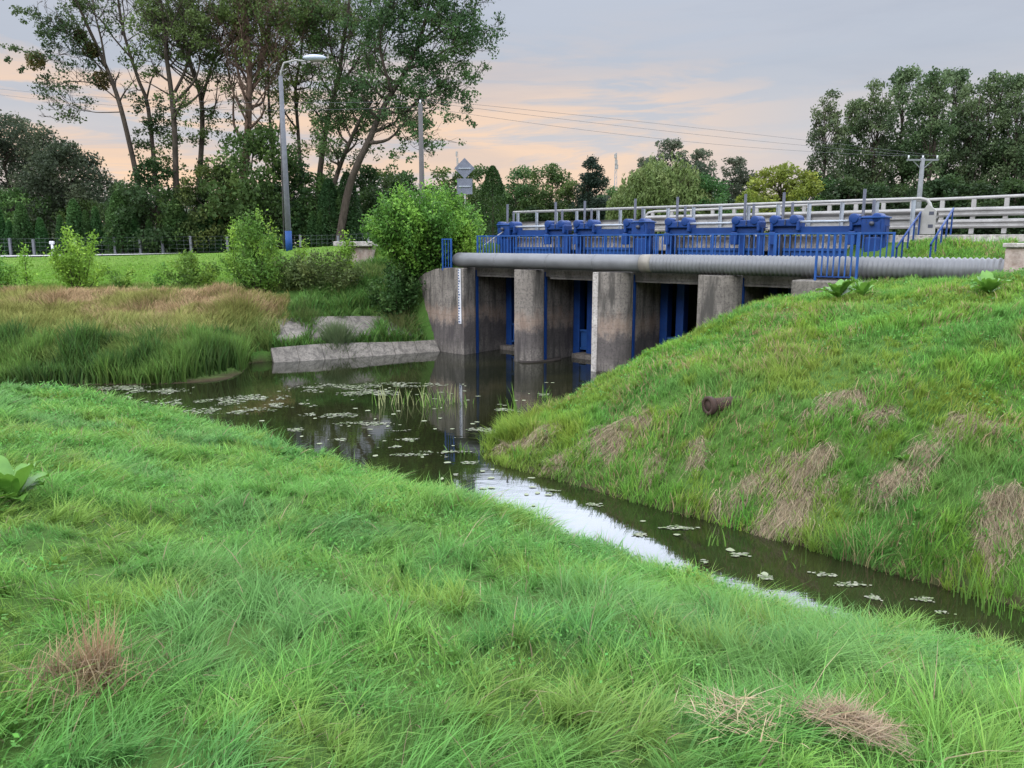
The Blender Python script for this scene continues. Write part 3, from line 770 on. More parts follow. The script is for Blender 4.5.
roundp = lambda s: max(.12, sin(pi * min(1, (s * .86 + .12))) ** .6)
conep = lambda s: max(.05, (1 - s) ** .75 * min(1, .5 + s * 4))
tallp = lambda s: max(.15, (sin(pi * (s * .85 + .12))) ** .45)
domep = lambda s: max(.1, sqrt(max(0, 1 - s ** 2.2)))

def size_at(v0, v1, D): return abs(v1 - v0) * D / F

# --- the big lime shrub on the weir's left shoulder
def shrub_mesh(seed, Ht, Rx, nst, per, leaf, cols, spread=1.0, low=.15, tip=.0, upright=.5):
    r = np.random.default_rng(seed); tb = MB(); L = []
    for i in range(nst):
        a = r.random() * 2 * pi; q = sqrt(r.random())
        top = np.array([cos(a) * Rx * q * spread, sin(a) * Rx * q * spread, Ht * (1 - .55 * q * q * (1 - tip)) * (.72 + .3 * r.random())])
        b0 = np.array([cos(a) * Rx * .12 * q, sin(a) * Rx * .12 * q, -.1])
        mid = b0 * .5 + top * .5; mid[:2] *= 1 + .25 * (1 - upright)
        s = np.linspace(0, 1, 8)[:, None]; pts = (1 - s) ** 2 * b0 + 2 * s * (1 - s) * mid + s * s * top
        tb.tube(pts, [max(.006, .018 * Ht / 2 * (1 - .9 * j / 7)) for j in range(8)], 5)
        k = int(per * (.7 + .6 * r.random())); ss = low + (1 - low) * r.random(k) ** .75
        pp = (1 - ss[:, None]) ** 2 * b0 + 2 * ss[:, None] * (1 - ss[:, None]) * mid + ss[:, None] ** 2 * top
        wd_ = (.22 + .10 * Ht / 3) * (1.15 - .6 * ss)[:, None] * (.6 + .25 * spread) * (1 if Ht > 1.4 else .8)
        d = r.normal(size=(k, 3)) * wd_ * .75
        L.append(pp + d)
    C = np.vstack(L); C = C[C[:, 2] > .02]; n = len(C)
    return tb.mesh('stems', smooth=True), leaf_mesh('foliage', C, leaf * (.6 + .8 * r.random(n)), leafcol(r, C, cols, .5, .5), seed, .45, .5)

# ------------------------------------------------------------------ the weir
PT = [0.0, 3.37, 7.0]; PW = 1.1; GT = 2.5
wr = thing('weir', 'concrete weir of square piers under a flat deck across the pool', 'weir', W(4, 0, 0))
for i, t0 in enumerate(PT):
    PW = (.88, 1.1, 1.1)[i]
    e = t0 + PW - 1.1
    plan = [(t0,.04),(t0+.05,0),(e+.5,0),(e+.66,.015),(e+.8,.06),(e+.91,.13),(e+1.0,.225),(e+1.06,.34),(e+1.09,.47),(t0+PW,.62),(t0+PW-.07,.62),(t0+PW-.07,2.95),(t0+.07,2.95),(t0+.07,.62),(t0,.62)]
    mb = MB().prism([W(a, b, -1.2) for a, b in plan], (0, 0, 4.4))
    pr = part('pier', mb, M['conc'], wr, bevel=.025)
    sub('guide_rail', MB().wbox(t0+PW-.068, t0+PW+.012, .66, .76, -.3, 3.12), M['blue'], pr, wr)
    if i == 1: sub('edge_strip', MB().wbox(t0-.02, t0+.19, -.035, .2, -.6, 3.19), M['conc_clean'], pr, wr, bevel=.015)
    sub('silt_ledge', MB().prism([W(t0 + .35 + .75*cos(a)*(1+.15*sin(3*a)), .9 + 1.0*sin(a)*(1+.12*cos(5*a)), -.3) for a in np.linspace(0, 2*pi, 15)[:-1]], (0,0,.36)), M['rustdark'], pr, wr, bevel=.04)
plan = [(-2.4,0),(-2.4,.62),(-2.47,.62),(-2.47,3.0),(-3.4,3.0),(-7.1,2.6),(-6.9,1.6),(-6.5,1.1),(-5.8,.72),(-4.9,.36),(-4.0,.1),(-3.1,0)]
tops = [3.2,3.2,3.2,3.2,3.2,2.0,1.95,2.25,2.6,2.95,3.14,3.2]
mb = MB(); k = len(plan)
mb.add([W(a,b,-1.2) for a,b in plan] + [W(a,b,z) for (a,b),z in zip(plan,tops)], [tuple(range(k-1,-1,-1)), tuple(range(k,2*k))] + [(j,(j+1)%k,k+(j+1)%k,k+j) for j in range(k)])
ab = part('abutment', mb, M['conc'], wr, bevel=.02)
sub('guide_rail', MB().wbox(-2.465, -2.385, .66, .76, -.3, 3.12), M['blue'], ab, wr)
sub('pilaster', MB().wbox(-2.5, -2.398, -.03, .3, -1, 3.19), M['conc'], ab, wr, bevel=.02)
part('end_wall', MB().wbox(10.02, 11.1, .7, 3.0, -1.2, 3.17), M['conc'], wr, bevel=.02)
part('landing_block', MB().wbox(9.95, 11.7, -.55, .66, 1.0, 3.16), M['slab'], wr, bevel=.035)
part('deck', MB().wbox(-3.1, 12.0, .68, 2.9, 2.96, 3.22), M['conc_deck'], wr, bevel=.015)
for a, b in ((-2.45, .05), (1.05, 3.42), (4.42, 7.05), (8.05, 10.0)):
    part('edge_beam', MB().wbox(a, b, .69, .95, 2.88, 2.957), M['conc_deck'], wr, bevel=.01)
    part('sill', MB().wbox(a, b, 2.0, 2.9, -1.0, .16), M['conc'], wr, bevel=.02)

gb = thing('gauge_board', 'narrow white water level gauge strip on the left abutment wall', 'gauge', W(-2.6, -.02, .4))
part('board', MB().wbox(-2.67, -2.53, -.035, -.004, 1.15, 3.17), M['white'], gb)
for j in range(20):
    z = 1.2 + j * .1; part('mark', MB().wbox(-2.66, -2.61 + (.04 if j % 5 == 0 else 0), -.041, -.0355, z, z + .045), M['blue'], gb)

# sluice gates with their lifting frames
GL = ['leftmost blue sluice gate with lifting frame beside the bush end of the deck',
      'blue sluice gate second from the bush end, its lower leaf showing above the water',
      'blue sluice gate third from the bush end, its foot hidden behind the grassy mound',
      'blue sluice gate with lifting frame beside the blue stair rails']
FR = [(-2.47, 0.0, -2.68, .62, False), (.81, 3.37, .95, 4.0, True), (4.4, 7.0, 4.62, 7.9, False), (8.1, 10.02, 8.12, 11.35, True)]
for gi, (b0, b1, f0, f1, wide) in enumerate(FR):
    g = thing('sluice_gate', GL[gi], 'sluice gate', W((b0+b1)/2, GT, 0), 'sluice gates along the weir')
    for a in (b0 + .02, b0 + .62, b1 - .30): part('guide_column', MB().wbox(a, a + .28, GT-.12, GT+.2, -.4, 2.95), M['blue'], g, bevel=.012)
    lf = MB().wbox(b0+.31, b1-.31, GT-.02, GT+.1, .28, 1.0)
    for z in (.28, .94): lf.wbox(b0+.31, b1-.31, GT-.09, GT-.022, z, z+.07)
    part('lower_leaf', lf, M['blue2'], g)
    ul = MB().wbox(f0+.12, f1-.12, GT-.02, GT+.06, 3.225, 3.95)
    ul.wbox(f0+.12, f1-.12, GT-.08, GT-.022, 3.87, 3.94)
    part('upper_leaf', ul, M['blue2'], g)
    for a in (f0, f1 - .2):
        lg = MB().wbox(a, a+.2, GT-.22, GT-.12, 3.225, 4.37); lg.wbox(a+.07, a+.13, GT-.119, GT+.1, 3.225, 4.37)
        part('leg', lg, M['blue'], g, bevel=.008)
    bm = MB().wbox(f0, f1, GT-.24, GT-.19, 4.38, 4.57); bm.wbox(f0, f1, GT-.189, GT+.1, 4.38, 4.41); bm.wbox(f0, f1, GT-.189, GT+.1, 4.54, 4.57)
    part('cross_beam', bm, M['blue'], g, bevel=.006)
    part('drive_shaft', MB().tube([W(f0+.6, GT-.3, 4.70), W(f1-.5, GT-.3, 4.70)], .035, 10), M['dkgalv'], g, True)
    for side, a in ((0, f0 + .02), (1, f1 - .95)):
        gbx = MB().wbox(a + .06, a + .86, GT-.36, GT+.08, 4.575, 4.78)
        gbx.wbox(a + .02, a + .11, GT-.40, GT+.1, 4.44, 4.74); gbx.wbox(a+.80, a+.89, GT-.40, GT+.1, 4.44, 4.74)
        gp = part('gearbox', gbx, M['blue'], g, bevel=.03)
        for q in (a + .12, a + .72):
            sub('gear_housing', MB().tube([W(q, GT-.40, 4.77), W(q, GT+.12, 4.77)], .13, 16), M['blue'], gp, g, True, bevel=.02)
        for q in (-.05, .05, .17):
            sub('bolt', MB().tube([W(a+.47, GT-.40, 4.67+q*.5), W(a+.47, GT-.361, 4.67+q*.5)], .02, 6), M['stem'], gp, g)
        part('lifting_screw', MB().tube([W(a+.28, GT-.1, 3.3), W(a+.28, GT-.1, 5.56)], .042, 10), M['stem'], g, True)
        part('lifting_screw', MB().tube([W(a+.52, GT-.02, 3.3), W(a+.52, GT-.02, 5.27)], .042, 10), M['stem'], g, True)
        part('bracket', MB().wbox(a+.02, a+.22, GT-.46, GT-.25, 4.05, 4.42), M['blue'], g, bevel=.02)
    if wide or gi == 0:
        a = f1 - .62 if wide else f0 + .05
        hb = MB().wbox(a, a+.6, GT-.40, GT+.15, 4.30, 4.83); hb.wbox(a+.1, a+.52, GT-.34, GT+.1, 3.225, 4.279)
        hp = part('drive_housing', hb, M['blue'], g, bevel=.05)
        sub('flange', MB().wbox(a-.03, a+.63, GT-.43, GT+.18, 4.765, 4.80), M['blue2'], hp, g, bevel=.01)
        sub('handwheel_hub', MB().tube([W(a+.3, GT-.5, 4.62), W(a+.3, GT-.405, 4.62)], .06, 10), M['stem'], hp, g, True)
    else:
        part('inner_strut', MB().wbox(f1-.75, f1-.6, GT-.25, GT-.1, 3.225, 4.37), M['blue'], g, bevel=.008)

# railings
def railing(label, o, t0, t1, z0, z1, step, posts, loc_t, group=None):
    rt = thing('railing', label, 'railing', W(loc_t, o, z0), group); bmat = M['blue3']
    part('top_rail', MB().wbox(t0-.02, t1+.02, o-.025, o+.025, z1-.03, z1+.012), bmat, rt)
    part('bottom_rail', MB().wbox(t0, t1, o-.018, o+.018, z0+.09, z0+.12), M['blue'], rt)
    bal = MB().box((0,0,0), (.032,.018,z1-z0-.155), WANG).mesh('baluster')
    base = W(loc_t, o, z0)
    n = int(round((t1 - t0) / step))
    for i in range(1, n):
        link('baluster', bal, bmat, rt, W(t0 + (t1-t0)*i/n, o, (z0+.12+z1-.035)/2) - base)
    pm = MB().box((0,0,0), (.055,.055,z1-z0+.02), WANG).mesh('post')
    for t in posts: link('post', pm, bmat, rt, W(t, o, (z0+z1)/2) - base, bevel=.006)
    return rt
railing('long blue picket railing along the deck behind the grey pipe', .85, -2.5, 11.95, 3.22, 4.36, .147, [-2.5,-.6,1.3,3.2,5.1,7.0,8.9,10.5,11.95], 4)
railing('short blue picket railing panel standing on the concrete landing block before the pipe', -.4, 10.5, 11.5, 3.16, 4.34, .145, [10.5, 11.5], 11)
railing('blue railing end post and panel beside the lime shrub at the left pipe end', .06, -3.55, -3.1, 3.1, 4.25, .15, [-3.1, -3.55], -3.1)

def stair_rail(label, t, mat, o0=1.0, o1=2.9, z0=3.22, z1=4.22, hh=.78, r=.026, n=5):
    rt = thing('stair_railing', label, 'railing', W(t, o0, z0))
    part('handrail', MB().tube([W(t,o0-.05,z0+hh-.02), W(t,o1+.05,z1+hh-.1+.02)], r, 8), mat, rt, True)
    for i in range(n):
        s = i/(n-1); o = o0+(o1-o0)*s; zb = z0+(z1-z0)*s - .02
        part('post', MB().wbox(t-.018, t+.018, o-.018, o+.018, zb, z0+hh+(z1-z0-.1)*s), mat, rt)
    return rt
stair_rail('blue sloping handrail of the road steps, on the side nearer the gates', 12.0, M['blue'])
stair_rail('blue sloping handrail of the road steps, on the grass side', 12.78, M['blue'], hh=.86)
stair_rail('pale thin sloping handrail at the bush end of the weir deck', -2.35, M['galv'], r=.02, n=4)
st = MB()
for i in range(6): st.wbox(12.06, 12.72, .95+i*.33, .95+(i+1)*.33+(.02 if i == 5 else 0), 2.9, 3.22+.165*(i+1))
solo('steps', st, M['conc_clean'], 'short flight of concrete steps between the two blue handrails', 'steps', W(12.4, 1, 3.1), bevel=.01)

# pipe over the pier noses
pp = thing('pipeline', 'thick grey clad pipe running along the front of the weir', 'pipe', W(5, .25, 3.2))
PR = .262; PZ = 3.225 + PR
pts = [W(-3.55,1.9,PZ-.05), W(-3.5,1.3,PZ-.02), W(-3.36,.8,PZ), W(-3.05,.42,PZ), W(-2.6,.27,PZ)] + [W(t,.25,PZ) for t in np.linspace(-2.2, 5.05, 12)]
part('smooth_section', MB().tube(pts, PR, 28), M['pipe'], pp, True)
for t in (-.9, 1.4, 3.3): part('seam_band', MB().tube([W(t-.03,.25,PZ), W(t+.03,.25,PZ)], PR+.006, 28), M['pipe'], pp, True)
part('joint_sleeve', MB().tube([W(5.0,.25,PZ), W(5.42,.25,PZ)], PR+.012, 28), M['band'], pp, True, label='pale joint sleeve on the pipe')
rp, rr_ = [], []
for t in np.arange(5.40, 14.62, .03):
    ph = ((t - 5.4) / .12) % 1
    rp.append(W(t, .25, PZ)); rr_.append(PR + (.02 if ph < .3 else (-.012 if ph > .5 and ph < .9 else .004)))
part('ribbed_section', MB().tube(rp, rr_, 28), M['pipe'], pp, True)

# stone end wall on the right
ew = thing('end_wall', 'rough stone and concrete wall where the pipe ends at the right', 'wall', W(15, .3, 3))
part('masonry', MB().wbox(14.55, 21, -.15, 2.7, 2.4, 4.0), M['stone'], ew, bevel=.03)
part('cap', MB().wbox(14.5, 21.05, -.22, 2.72, 4.003, 4.10), M['conc_clean'], ew, bevel=.02)

# road bridge with edge kerb
br = thing('road_bridge', 'flat concrete road bridge behind the sluice gates', 'bridge', W(4, 7, 3.7))
part('slab', MB().wbox(-3.0, 11.5, 3.02, 11.7, 3.6, 4.185), M['conc_deck'], br)
part('kerb', MB().wbox(-4.5, 30, 2.76, 3.015, 3.85, 4.31), M['conc_clean'], br, bevel=.02)
part('kerb', MB().wbox(-4.5, 30, 11.25, 11.55, 3.85, 4.33), M['conc_clean'], br, bevel=.02)

def wbeam(mb, t0, t1, o, z0, sgn):   # W profile swept along t
    prof = [(0,0),(.03,.02),(.075,.06),(.075,.10),(.0,.14),(.0,.17),(.075,.21),(.075,.25),(.03,.29),(0,.31)]
    a = [W(t0, o+sgn*p, z0+q) for p, q in prof]; b = [W(t1, o+sgn*p, z0+q) for p, q in prof]
    a2 = [W(t0, o+sgn*(p-.012), z0+q) for p, q in prof]; b2 = [W(t1, o+sgn*(p-.012), z0+q) for p, q in prof]
    n = len(prof)
    mb.add(a+b, [(i, i+1, n+i+1, n+i) for i in range(n-1)]); mb.add(a2+b2, [(n+i, n+i+1, i+1, i) for i in range(n-1)])
gn = thing('guardrail', 'grey steel road barrier just behind the blue sluice gates, with a bent down end', 'guardrail', W(4, 2.9, 4.3), 'guardrails along the road')
NT0, NT1, NO = -2.6, 12.05, 3.0
part('handrail', MB().tube([W(NT0,NO,5.28), W(NT1-.1,NO,5.28), W(NT1+.06,NO,5.24), W(NT1+.14,NO,5.14), W(NT1+.2,NO,4.95), W(NT1+.2,NO,4.66)], .045, 10), M['galv'], gn, True)
b = MB(); wbeam(b, NT0, NT1+.35, NO+.06, 4.60, 1); part('beam', b, M['galv'], gn)
pm = MB().box((0,0,0), (.10,.012,.98), WANG); pm.box((-.045*cos(WANG),-.045*sin(WANG),0), (.012,.09,.976), WANG); pm = pm.mesh('post')
for t in np.arange(NT1-.25, NT0, -.942): link('post', pm, M['dkgalv'], gn, W(t, NO-.02, 4.79) - W(4,2.9,4.3))
plt_ = MB().prism([W(NT1-.1,NO-.07,4.33), W(NT1+.34,NO-.07,4.33), W(NT1+.34,NO-.07,4.95), W(NT1+.12,NO-.07,5.15), W(NT1-.1,NO-.07,4.8)], W(0,.03,0)-W(0,0,0))
ep = part('end_plate', plt_, M['galv'], gn, bevel=.01)
for z in (4.5, 4.84): sub('slot', MB().wbox(NT1+.16, NT1+.28, NO-.076, NO-.0705, z, z+.09), M['stem'], ep, gn)
gf = thing('guardrail', 'grey steel road barrier with double beams on the far side of the road', 'guardrail', W(8, 11.4, 4.3), 'guardrails along the road')
FO = 11.4
part('handrail', MB().tube([W(-1.85,FO,4.9), W(-1.8,FO,5.3), W(-1.62,FO,5.47), W(-1.3,FO,5.52)] + [W(t,FO,5.53+.012*t) for t in np.linspace(0,26,14)], .055, 10), M['galv'], gf, True)
for z in (4.62, 5.03):
    b = MB(); wbeam(b, -1.7, 27, FO-.07, z, -1); part('beam', b, M['galv'], gf)
pm = MB().box((0,0,0), (.14,.10,1.25), WANG).mesh('post')
for t in np.arange(-1.4, 26.5, 1.0): link('post', pm, M['galv'], gf, W(t, FO+.02, 4.93+.01*t) - W(8,11.4,4.3))

# sloping concrete slabs beside the abutment
def revet(label, pts_lo, pts_hi, th=.12):
    mb = MB(); n = len(pts_lo)
    for i in range(n - 1):
        q = [np.array(pts_lo[i]), np.array(pts_lo[i+1]), np.array(pts_hi[i+1]), np.array(pts_hi[i])]
        g_ = (q[1] - q[0]) * .008; q[0] = q[0] + g_; q[3] = q[3] + g_
        mb.hexa([p - np.array([0,0,th*2.2]) for p in q] + q)
    return solo('concrete_slabs', mb, M['slab'], label, 'slabs', (pts_lo[0][0], pts_lo[0][1], 0), bevel=.02)
A_, B_ = np.array([-8.15, 26.55]), np.array([-2.9, 29.15]); dv = (B_ - A_) / np.linalg.norm(B_ - A_); nv_ = np.array([-dv[1], dv[0]])
def rv_pts(o, z, s0=0, s1=1, n=6): return [(*(A_ + (B_-A_)*s + nv_*o), z + .05*sin(5*s)) for s in np.linspace(s0, s1, n)]
revet('row of pale sloping concrete slabs at the water edge beside the abutment', rv_pts(.15,-.15,0,1.06,8), rv_pts(.85,.46,0,1.06,8))
revet('weathered upper row of sloping concrete slabs below the herbs', rv_pts(1.3,.66,-.02,1.0,8), rv_pts(2.3,1.32,-.05,1.0,8))

# rusty outfall pipe in the mound
c = T(722, 412); dirv = np.array([-.93, -.36, -.02]); dirv /= np.linalg.norm(dirv)
mo = c + dirv * .30 + np.array([0,0,.10]); tl = mo - dirv * .75
op = thing('outfall_pipe', 'short rusty iron drain pipe sticking out of the grassy mound', 'pipe', c)
part('barrel', MB().tube([tl, mo - dirv*.02], .115, 18), M['rust'], op, True)
fl = MB(); ang = np.linspace(0, 2*pi, 19)[:-1]; b1 = np.cross(dirv, [0,0,1.]); b1 /= np.linalg.norm(b1); b2 = np.cross(b1, dirv)
rings = [(mo-dirv*.08,.115),(mo-dirv*.08,.155),(mo,.16),(mo,.10),(mo-dirv*.25,.096)]
for (cc, q) in rings: fl.v.extend([tuple(cc + q*(cos(a)*b1+sin(a)*b2)) for a in ang])
n = 18
for i in range(4): fl.f.extend([(i*n+k, i*n+(k+1)%n, (i+1)*n+(k+1)%n, (i+1)*n+k) for k in range(n)])
part('flange', fl, M['rust'], op, True)
part('bore', MB().tube([mo-dirv*.26, mo-dirv*.22], .095, 18), M['rustdark'], op)

# ------------------------------------------------------------------ poles, sign, wires, fence
b = P(289, 246, 40); bz = Hs(b[0], 40)
top = P(281, 76, 40); hz_ = top[2]
lp = thing('street_lamp', 'tall concrete street lamp with a blue painted foot beside the road', 'street lamp', (b[0], 40, bz))
part('pole', MB().tube([(b[0],40,bz-.3),(b[0],40,hz_)], [.16,.10], 12), M['pole'], lp, True)
part('painted_foot', MB().tube([(b[0],40,bz-.2),(b[0],40,bz+.95)], [.172,.168], 12), M['blue2'], lp, True)
h1 = P(303, 61, 40); h2 = P(326, 58, 40)
part('arm', MB().tube([(b[0],40,hz_-.25),(b[0]+.02,40,hz_+.15),(b[0]+.2,40,hz_+.6),tuple((h1+np.array([b[0]+.4,40,hz_+.65]))/2+np.array([0,0,.06])),tuple(h1),tuple(h1+np.array([.2,0,.03]))], [.05,.05,.045,.045,.04,.04], 10), M['galv'], lp, True)
hd = MB().ball((h1+h2)/2 + np.array([0,0,.08]), .5, 18, 10, (1.15, .42, .30))
hp = part('lamp_head', hd, M['lamp'], lp, True)
sub('lens', MB().ball((h1+h2)/2 + np.array([.08,0,-.02]), .36, 16, 8, (1.05, .40, .30)), M['band'], hp, lp, True)
part('cable_conduit', MB().tube([(b[0]-.26,40.05,bz-.1),(b[0]-.17,40.05,bz+4.2),(b[0]-.12,40.05,hz_-1.5)], .035, 6), M['wood'], lp, True)

q = P(422, 190, 46); bz = Hs(q[0], 46); tp_ = P(421, 104, 46)
up = thing('utility_pole', 'plain weathered utility pole rising behind the lime shrub', 'utility pole', (q[0], 46, bz))
part('pole', MB().tube([(q[0],46,bz-.3),(q[0],46,tp_[2])], [.17,.12], 10), M['wood'], up, True)
part('insulator', MB().tube([(q[0],46,tp_[2]),(q[0],46,tp_[2]+.22)], .05, 8), M['white'], up, True)
U1 = np.array([q[0], 46, tp_[2] + .15])
q = P(920, 190, 62); bz = Hs(q[0], 62); tp_ = P(919, 160, 62)
up = thing('utility_pole', 'pale T shaped power pole with crossarm before the poplars', 'utility pole', (q[0], 62, bz))
part('pole', MB().tube([(q[0],62,bz-.3),(q[0],62,tp_[2]+.15)], [.22,.15], 10), M['pole2'], up, True)
part('crossarm', MB().box((q[0],62,tp_[2]), (2.4,.14,.13)), M['pole2'], up)
for s in (-1, 1): part('brace', MB().tube([(q[0],62,tp_[2]-.75),(q[0]+s*.75,62,tp_[2]-.05)], .04, 6), M['pole2'], up)
for s in (-1.1, 0, 1.1): part('insulator', MB().tube([(q[0]+s,62,tp_[2]+.07),(q[0]+s,62,tp_[2]+.34)], .06, 8), M['white'], up, True)
U2 = np.array([q[0], 62, tp_[2] + .3])
def wire(a, b_, sag, label):
    s = np.linspace(0, 1, 26)[:, None]; pts = a + (b_ - a) * s; pts[:, 2] -= (sag * 4 * s * (1 - s))[:, 0]
    solo('overhead_wire', MB().tube(pts, .009, 5), M['wire'], label, 'wire', a, True, group='overhead wires')
wire(U1 + np.array([0,0,-.3]), U2 + np.array([-1.1,0,0]), .5, 'lowest overhead wire crossing the sky above the weir')
wire(U1, U2 + np.array([0,0,0]), .2, 'middle overhead wire crossing the sky above the weir')
wire(U1 + np.array([0,0,.12]), U2 + np.array([1.1,0,0]), -.1, 'topmost overhead wire crossing the sky above the weir')
wire(U1, P(-60, 82, 66), .6, 'upper overhead wire crossing the sky at the left behind the leaning tree')
wire(U1 + np.array([0,0,-.3]), P(-60, 86, 66), .8, 'lower overhead wire crossing the sky at the left behind the leaning tree')

D = 33; q = P(465, 200, D); gz = Hs(q[0], D)
sg = thing('road_sign', 'back of a grey road sign, diamond above a square plate on a thin post', 'road sign', (q[0], D, gz))
zt = P(464, 168.5, D)[2]; zl = P(464, 186.5, D)[2]
part('post', MB().tube([(q[0],D,gz-.2),(q[0],D,zt+.3)], .03, 10), M['galv'], sg, True)
h_ = .42
dm = MB().prism([(q[0]-h_,D-.035,zt),(q[0],D-.035,zt-h_),(q[0]+h_,D-.035,zt),(q[0],D-.035,zt+h_)], (0,-.02,0))
dp = part('diamond_plate', dm, M['signback'], sg, bevel=.004)
sub('clamp', MB().box((q[0],D-.075,zt), (.5,.03,.05)), M['dkgalv'], dp, sg)
sp = part('square_plate', MB().box((q[0],D-.045,zl), (.62,.02,.62)), M['signback'], sg, bevel=.004)
sub('clamp', MB().box((q[0],D-.075,zl), (.5,.03,.05)), M['dkgalv'], sp, sg)

for u, v0, label in [(616, 153, 'thin telecom mast with antenna drums far behind the dark conifer'), (457, 151, 'faint thin mast in the distance above the road sign')]:
    D = 320; q = P(u, v0, D); bz = Hs(q[0], D)
    ms = thing('telecom_mast', label, 'mast', (q[0], D, bz))
    sc = 1 if u > 500 else .6
    lat = MB()
    for a in range(3):
        lat.tube([(q[0]+1.2*cos(a*2.1),D+1.2*sin(a*2.1),bz-1),(q[0]+.3*cos(a*2.1),D+.3*sin(a*2.1),q[2])], .10*sc, 5)
    for j in range(14): lat.tube([(q[0]-1.0+.06*j,D,bz+4+2.3*j),(q[0]+1.0-.06*j,D,bz+6+2.3*j)], .06*sc, 4)
    part('lattice', lat, M['dkgalv'], ms)
    for j, z in enumerate((-2.0, -4.4, -6.2)):
        part('antenna', MB().tube([(q[0]-.2+.3*j,D-.5,q[2]+z),(q[0]-.2+.3*j,D-.5,q[2]+z+1.7)], .55*sc, 8), M['galv'], ms)

fn = thing('wire_fence', 'wire mesh fence on grey concrete posts along the far side of the road', 'fence', (-25, 54.4, Hs(-25, 54.4)))
o0 = np.array(fn.location); FU = [-30,-6,18,41,82,121,146,168,196,232,262,304,341,371,404,440]; FP = []
for u in FU:
    D = 53.7 - max(0, (u - 300)) * .02; x_ = (u - 512) / F * D * 1.0; FP.append(np.array([x_, D, Hs(x_, D)]))
for i, p_ in enumerate(FP):
    part('post', MB().box(p_ + np.array([0,0,.55]), (.16,.16,1.3 if i % 3 else 1.1)), M['pole'], fn, bevel=.02)
ms = MB()
for a, b in zip(FP[:-1], FP[1:]):
    for z in np.linspace(.12, 1.15, 5): ms.tube([a+np.array([0,0,z]), b+np.array([0,0,z])], .006, 4, False)
    k = int(np.linalg.norm(b-a)/.4)
    for i in range(k):
        s = i/k; c_ = a+(b-a)*s; ms.add([c_+np.array([-.004,0,.1]), c_+np.array([.004,0,.1]), c_+np.array([.004,0,1.17]), c_+np.array([-.004,0,1.17])], [(0,1,2,3)])
part('mesh_panel', ms, M['mesh'], fn)
q = col_at(52, 53.6); hy = thing('marker_post', 'small white marker post standing in front of the wire fence', 'post', q)
part('post', MB().tube([q, q+np.array([0,0,.75])], [.10,.08], 10), M['white'], hy, True)
part('head', MB().box(q+np.array([0,0,.86]), (.34,.18,.22)), M['white'], hy, bevel=.05)

# old parapet wall left of the shrub
D = 35; q = P(356, 244, D)
pw = thing('parapet_wall', 'short old wall with a flat concrete cap left of the lime shrub', 'wall', (q[0], D, 2.2))
part('masonry', MB().box((q[0]+.25, D+.3, 2.95), (1.0,.9,2.0)), M['stone'], pw, bevel=.05)
part('cap', MB().box((q[0]-.05, D+.25, 4.06), (1.75,1.2,.21)), M['conc_clean'], pw, bevel=.03)

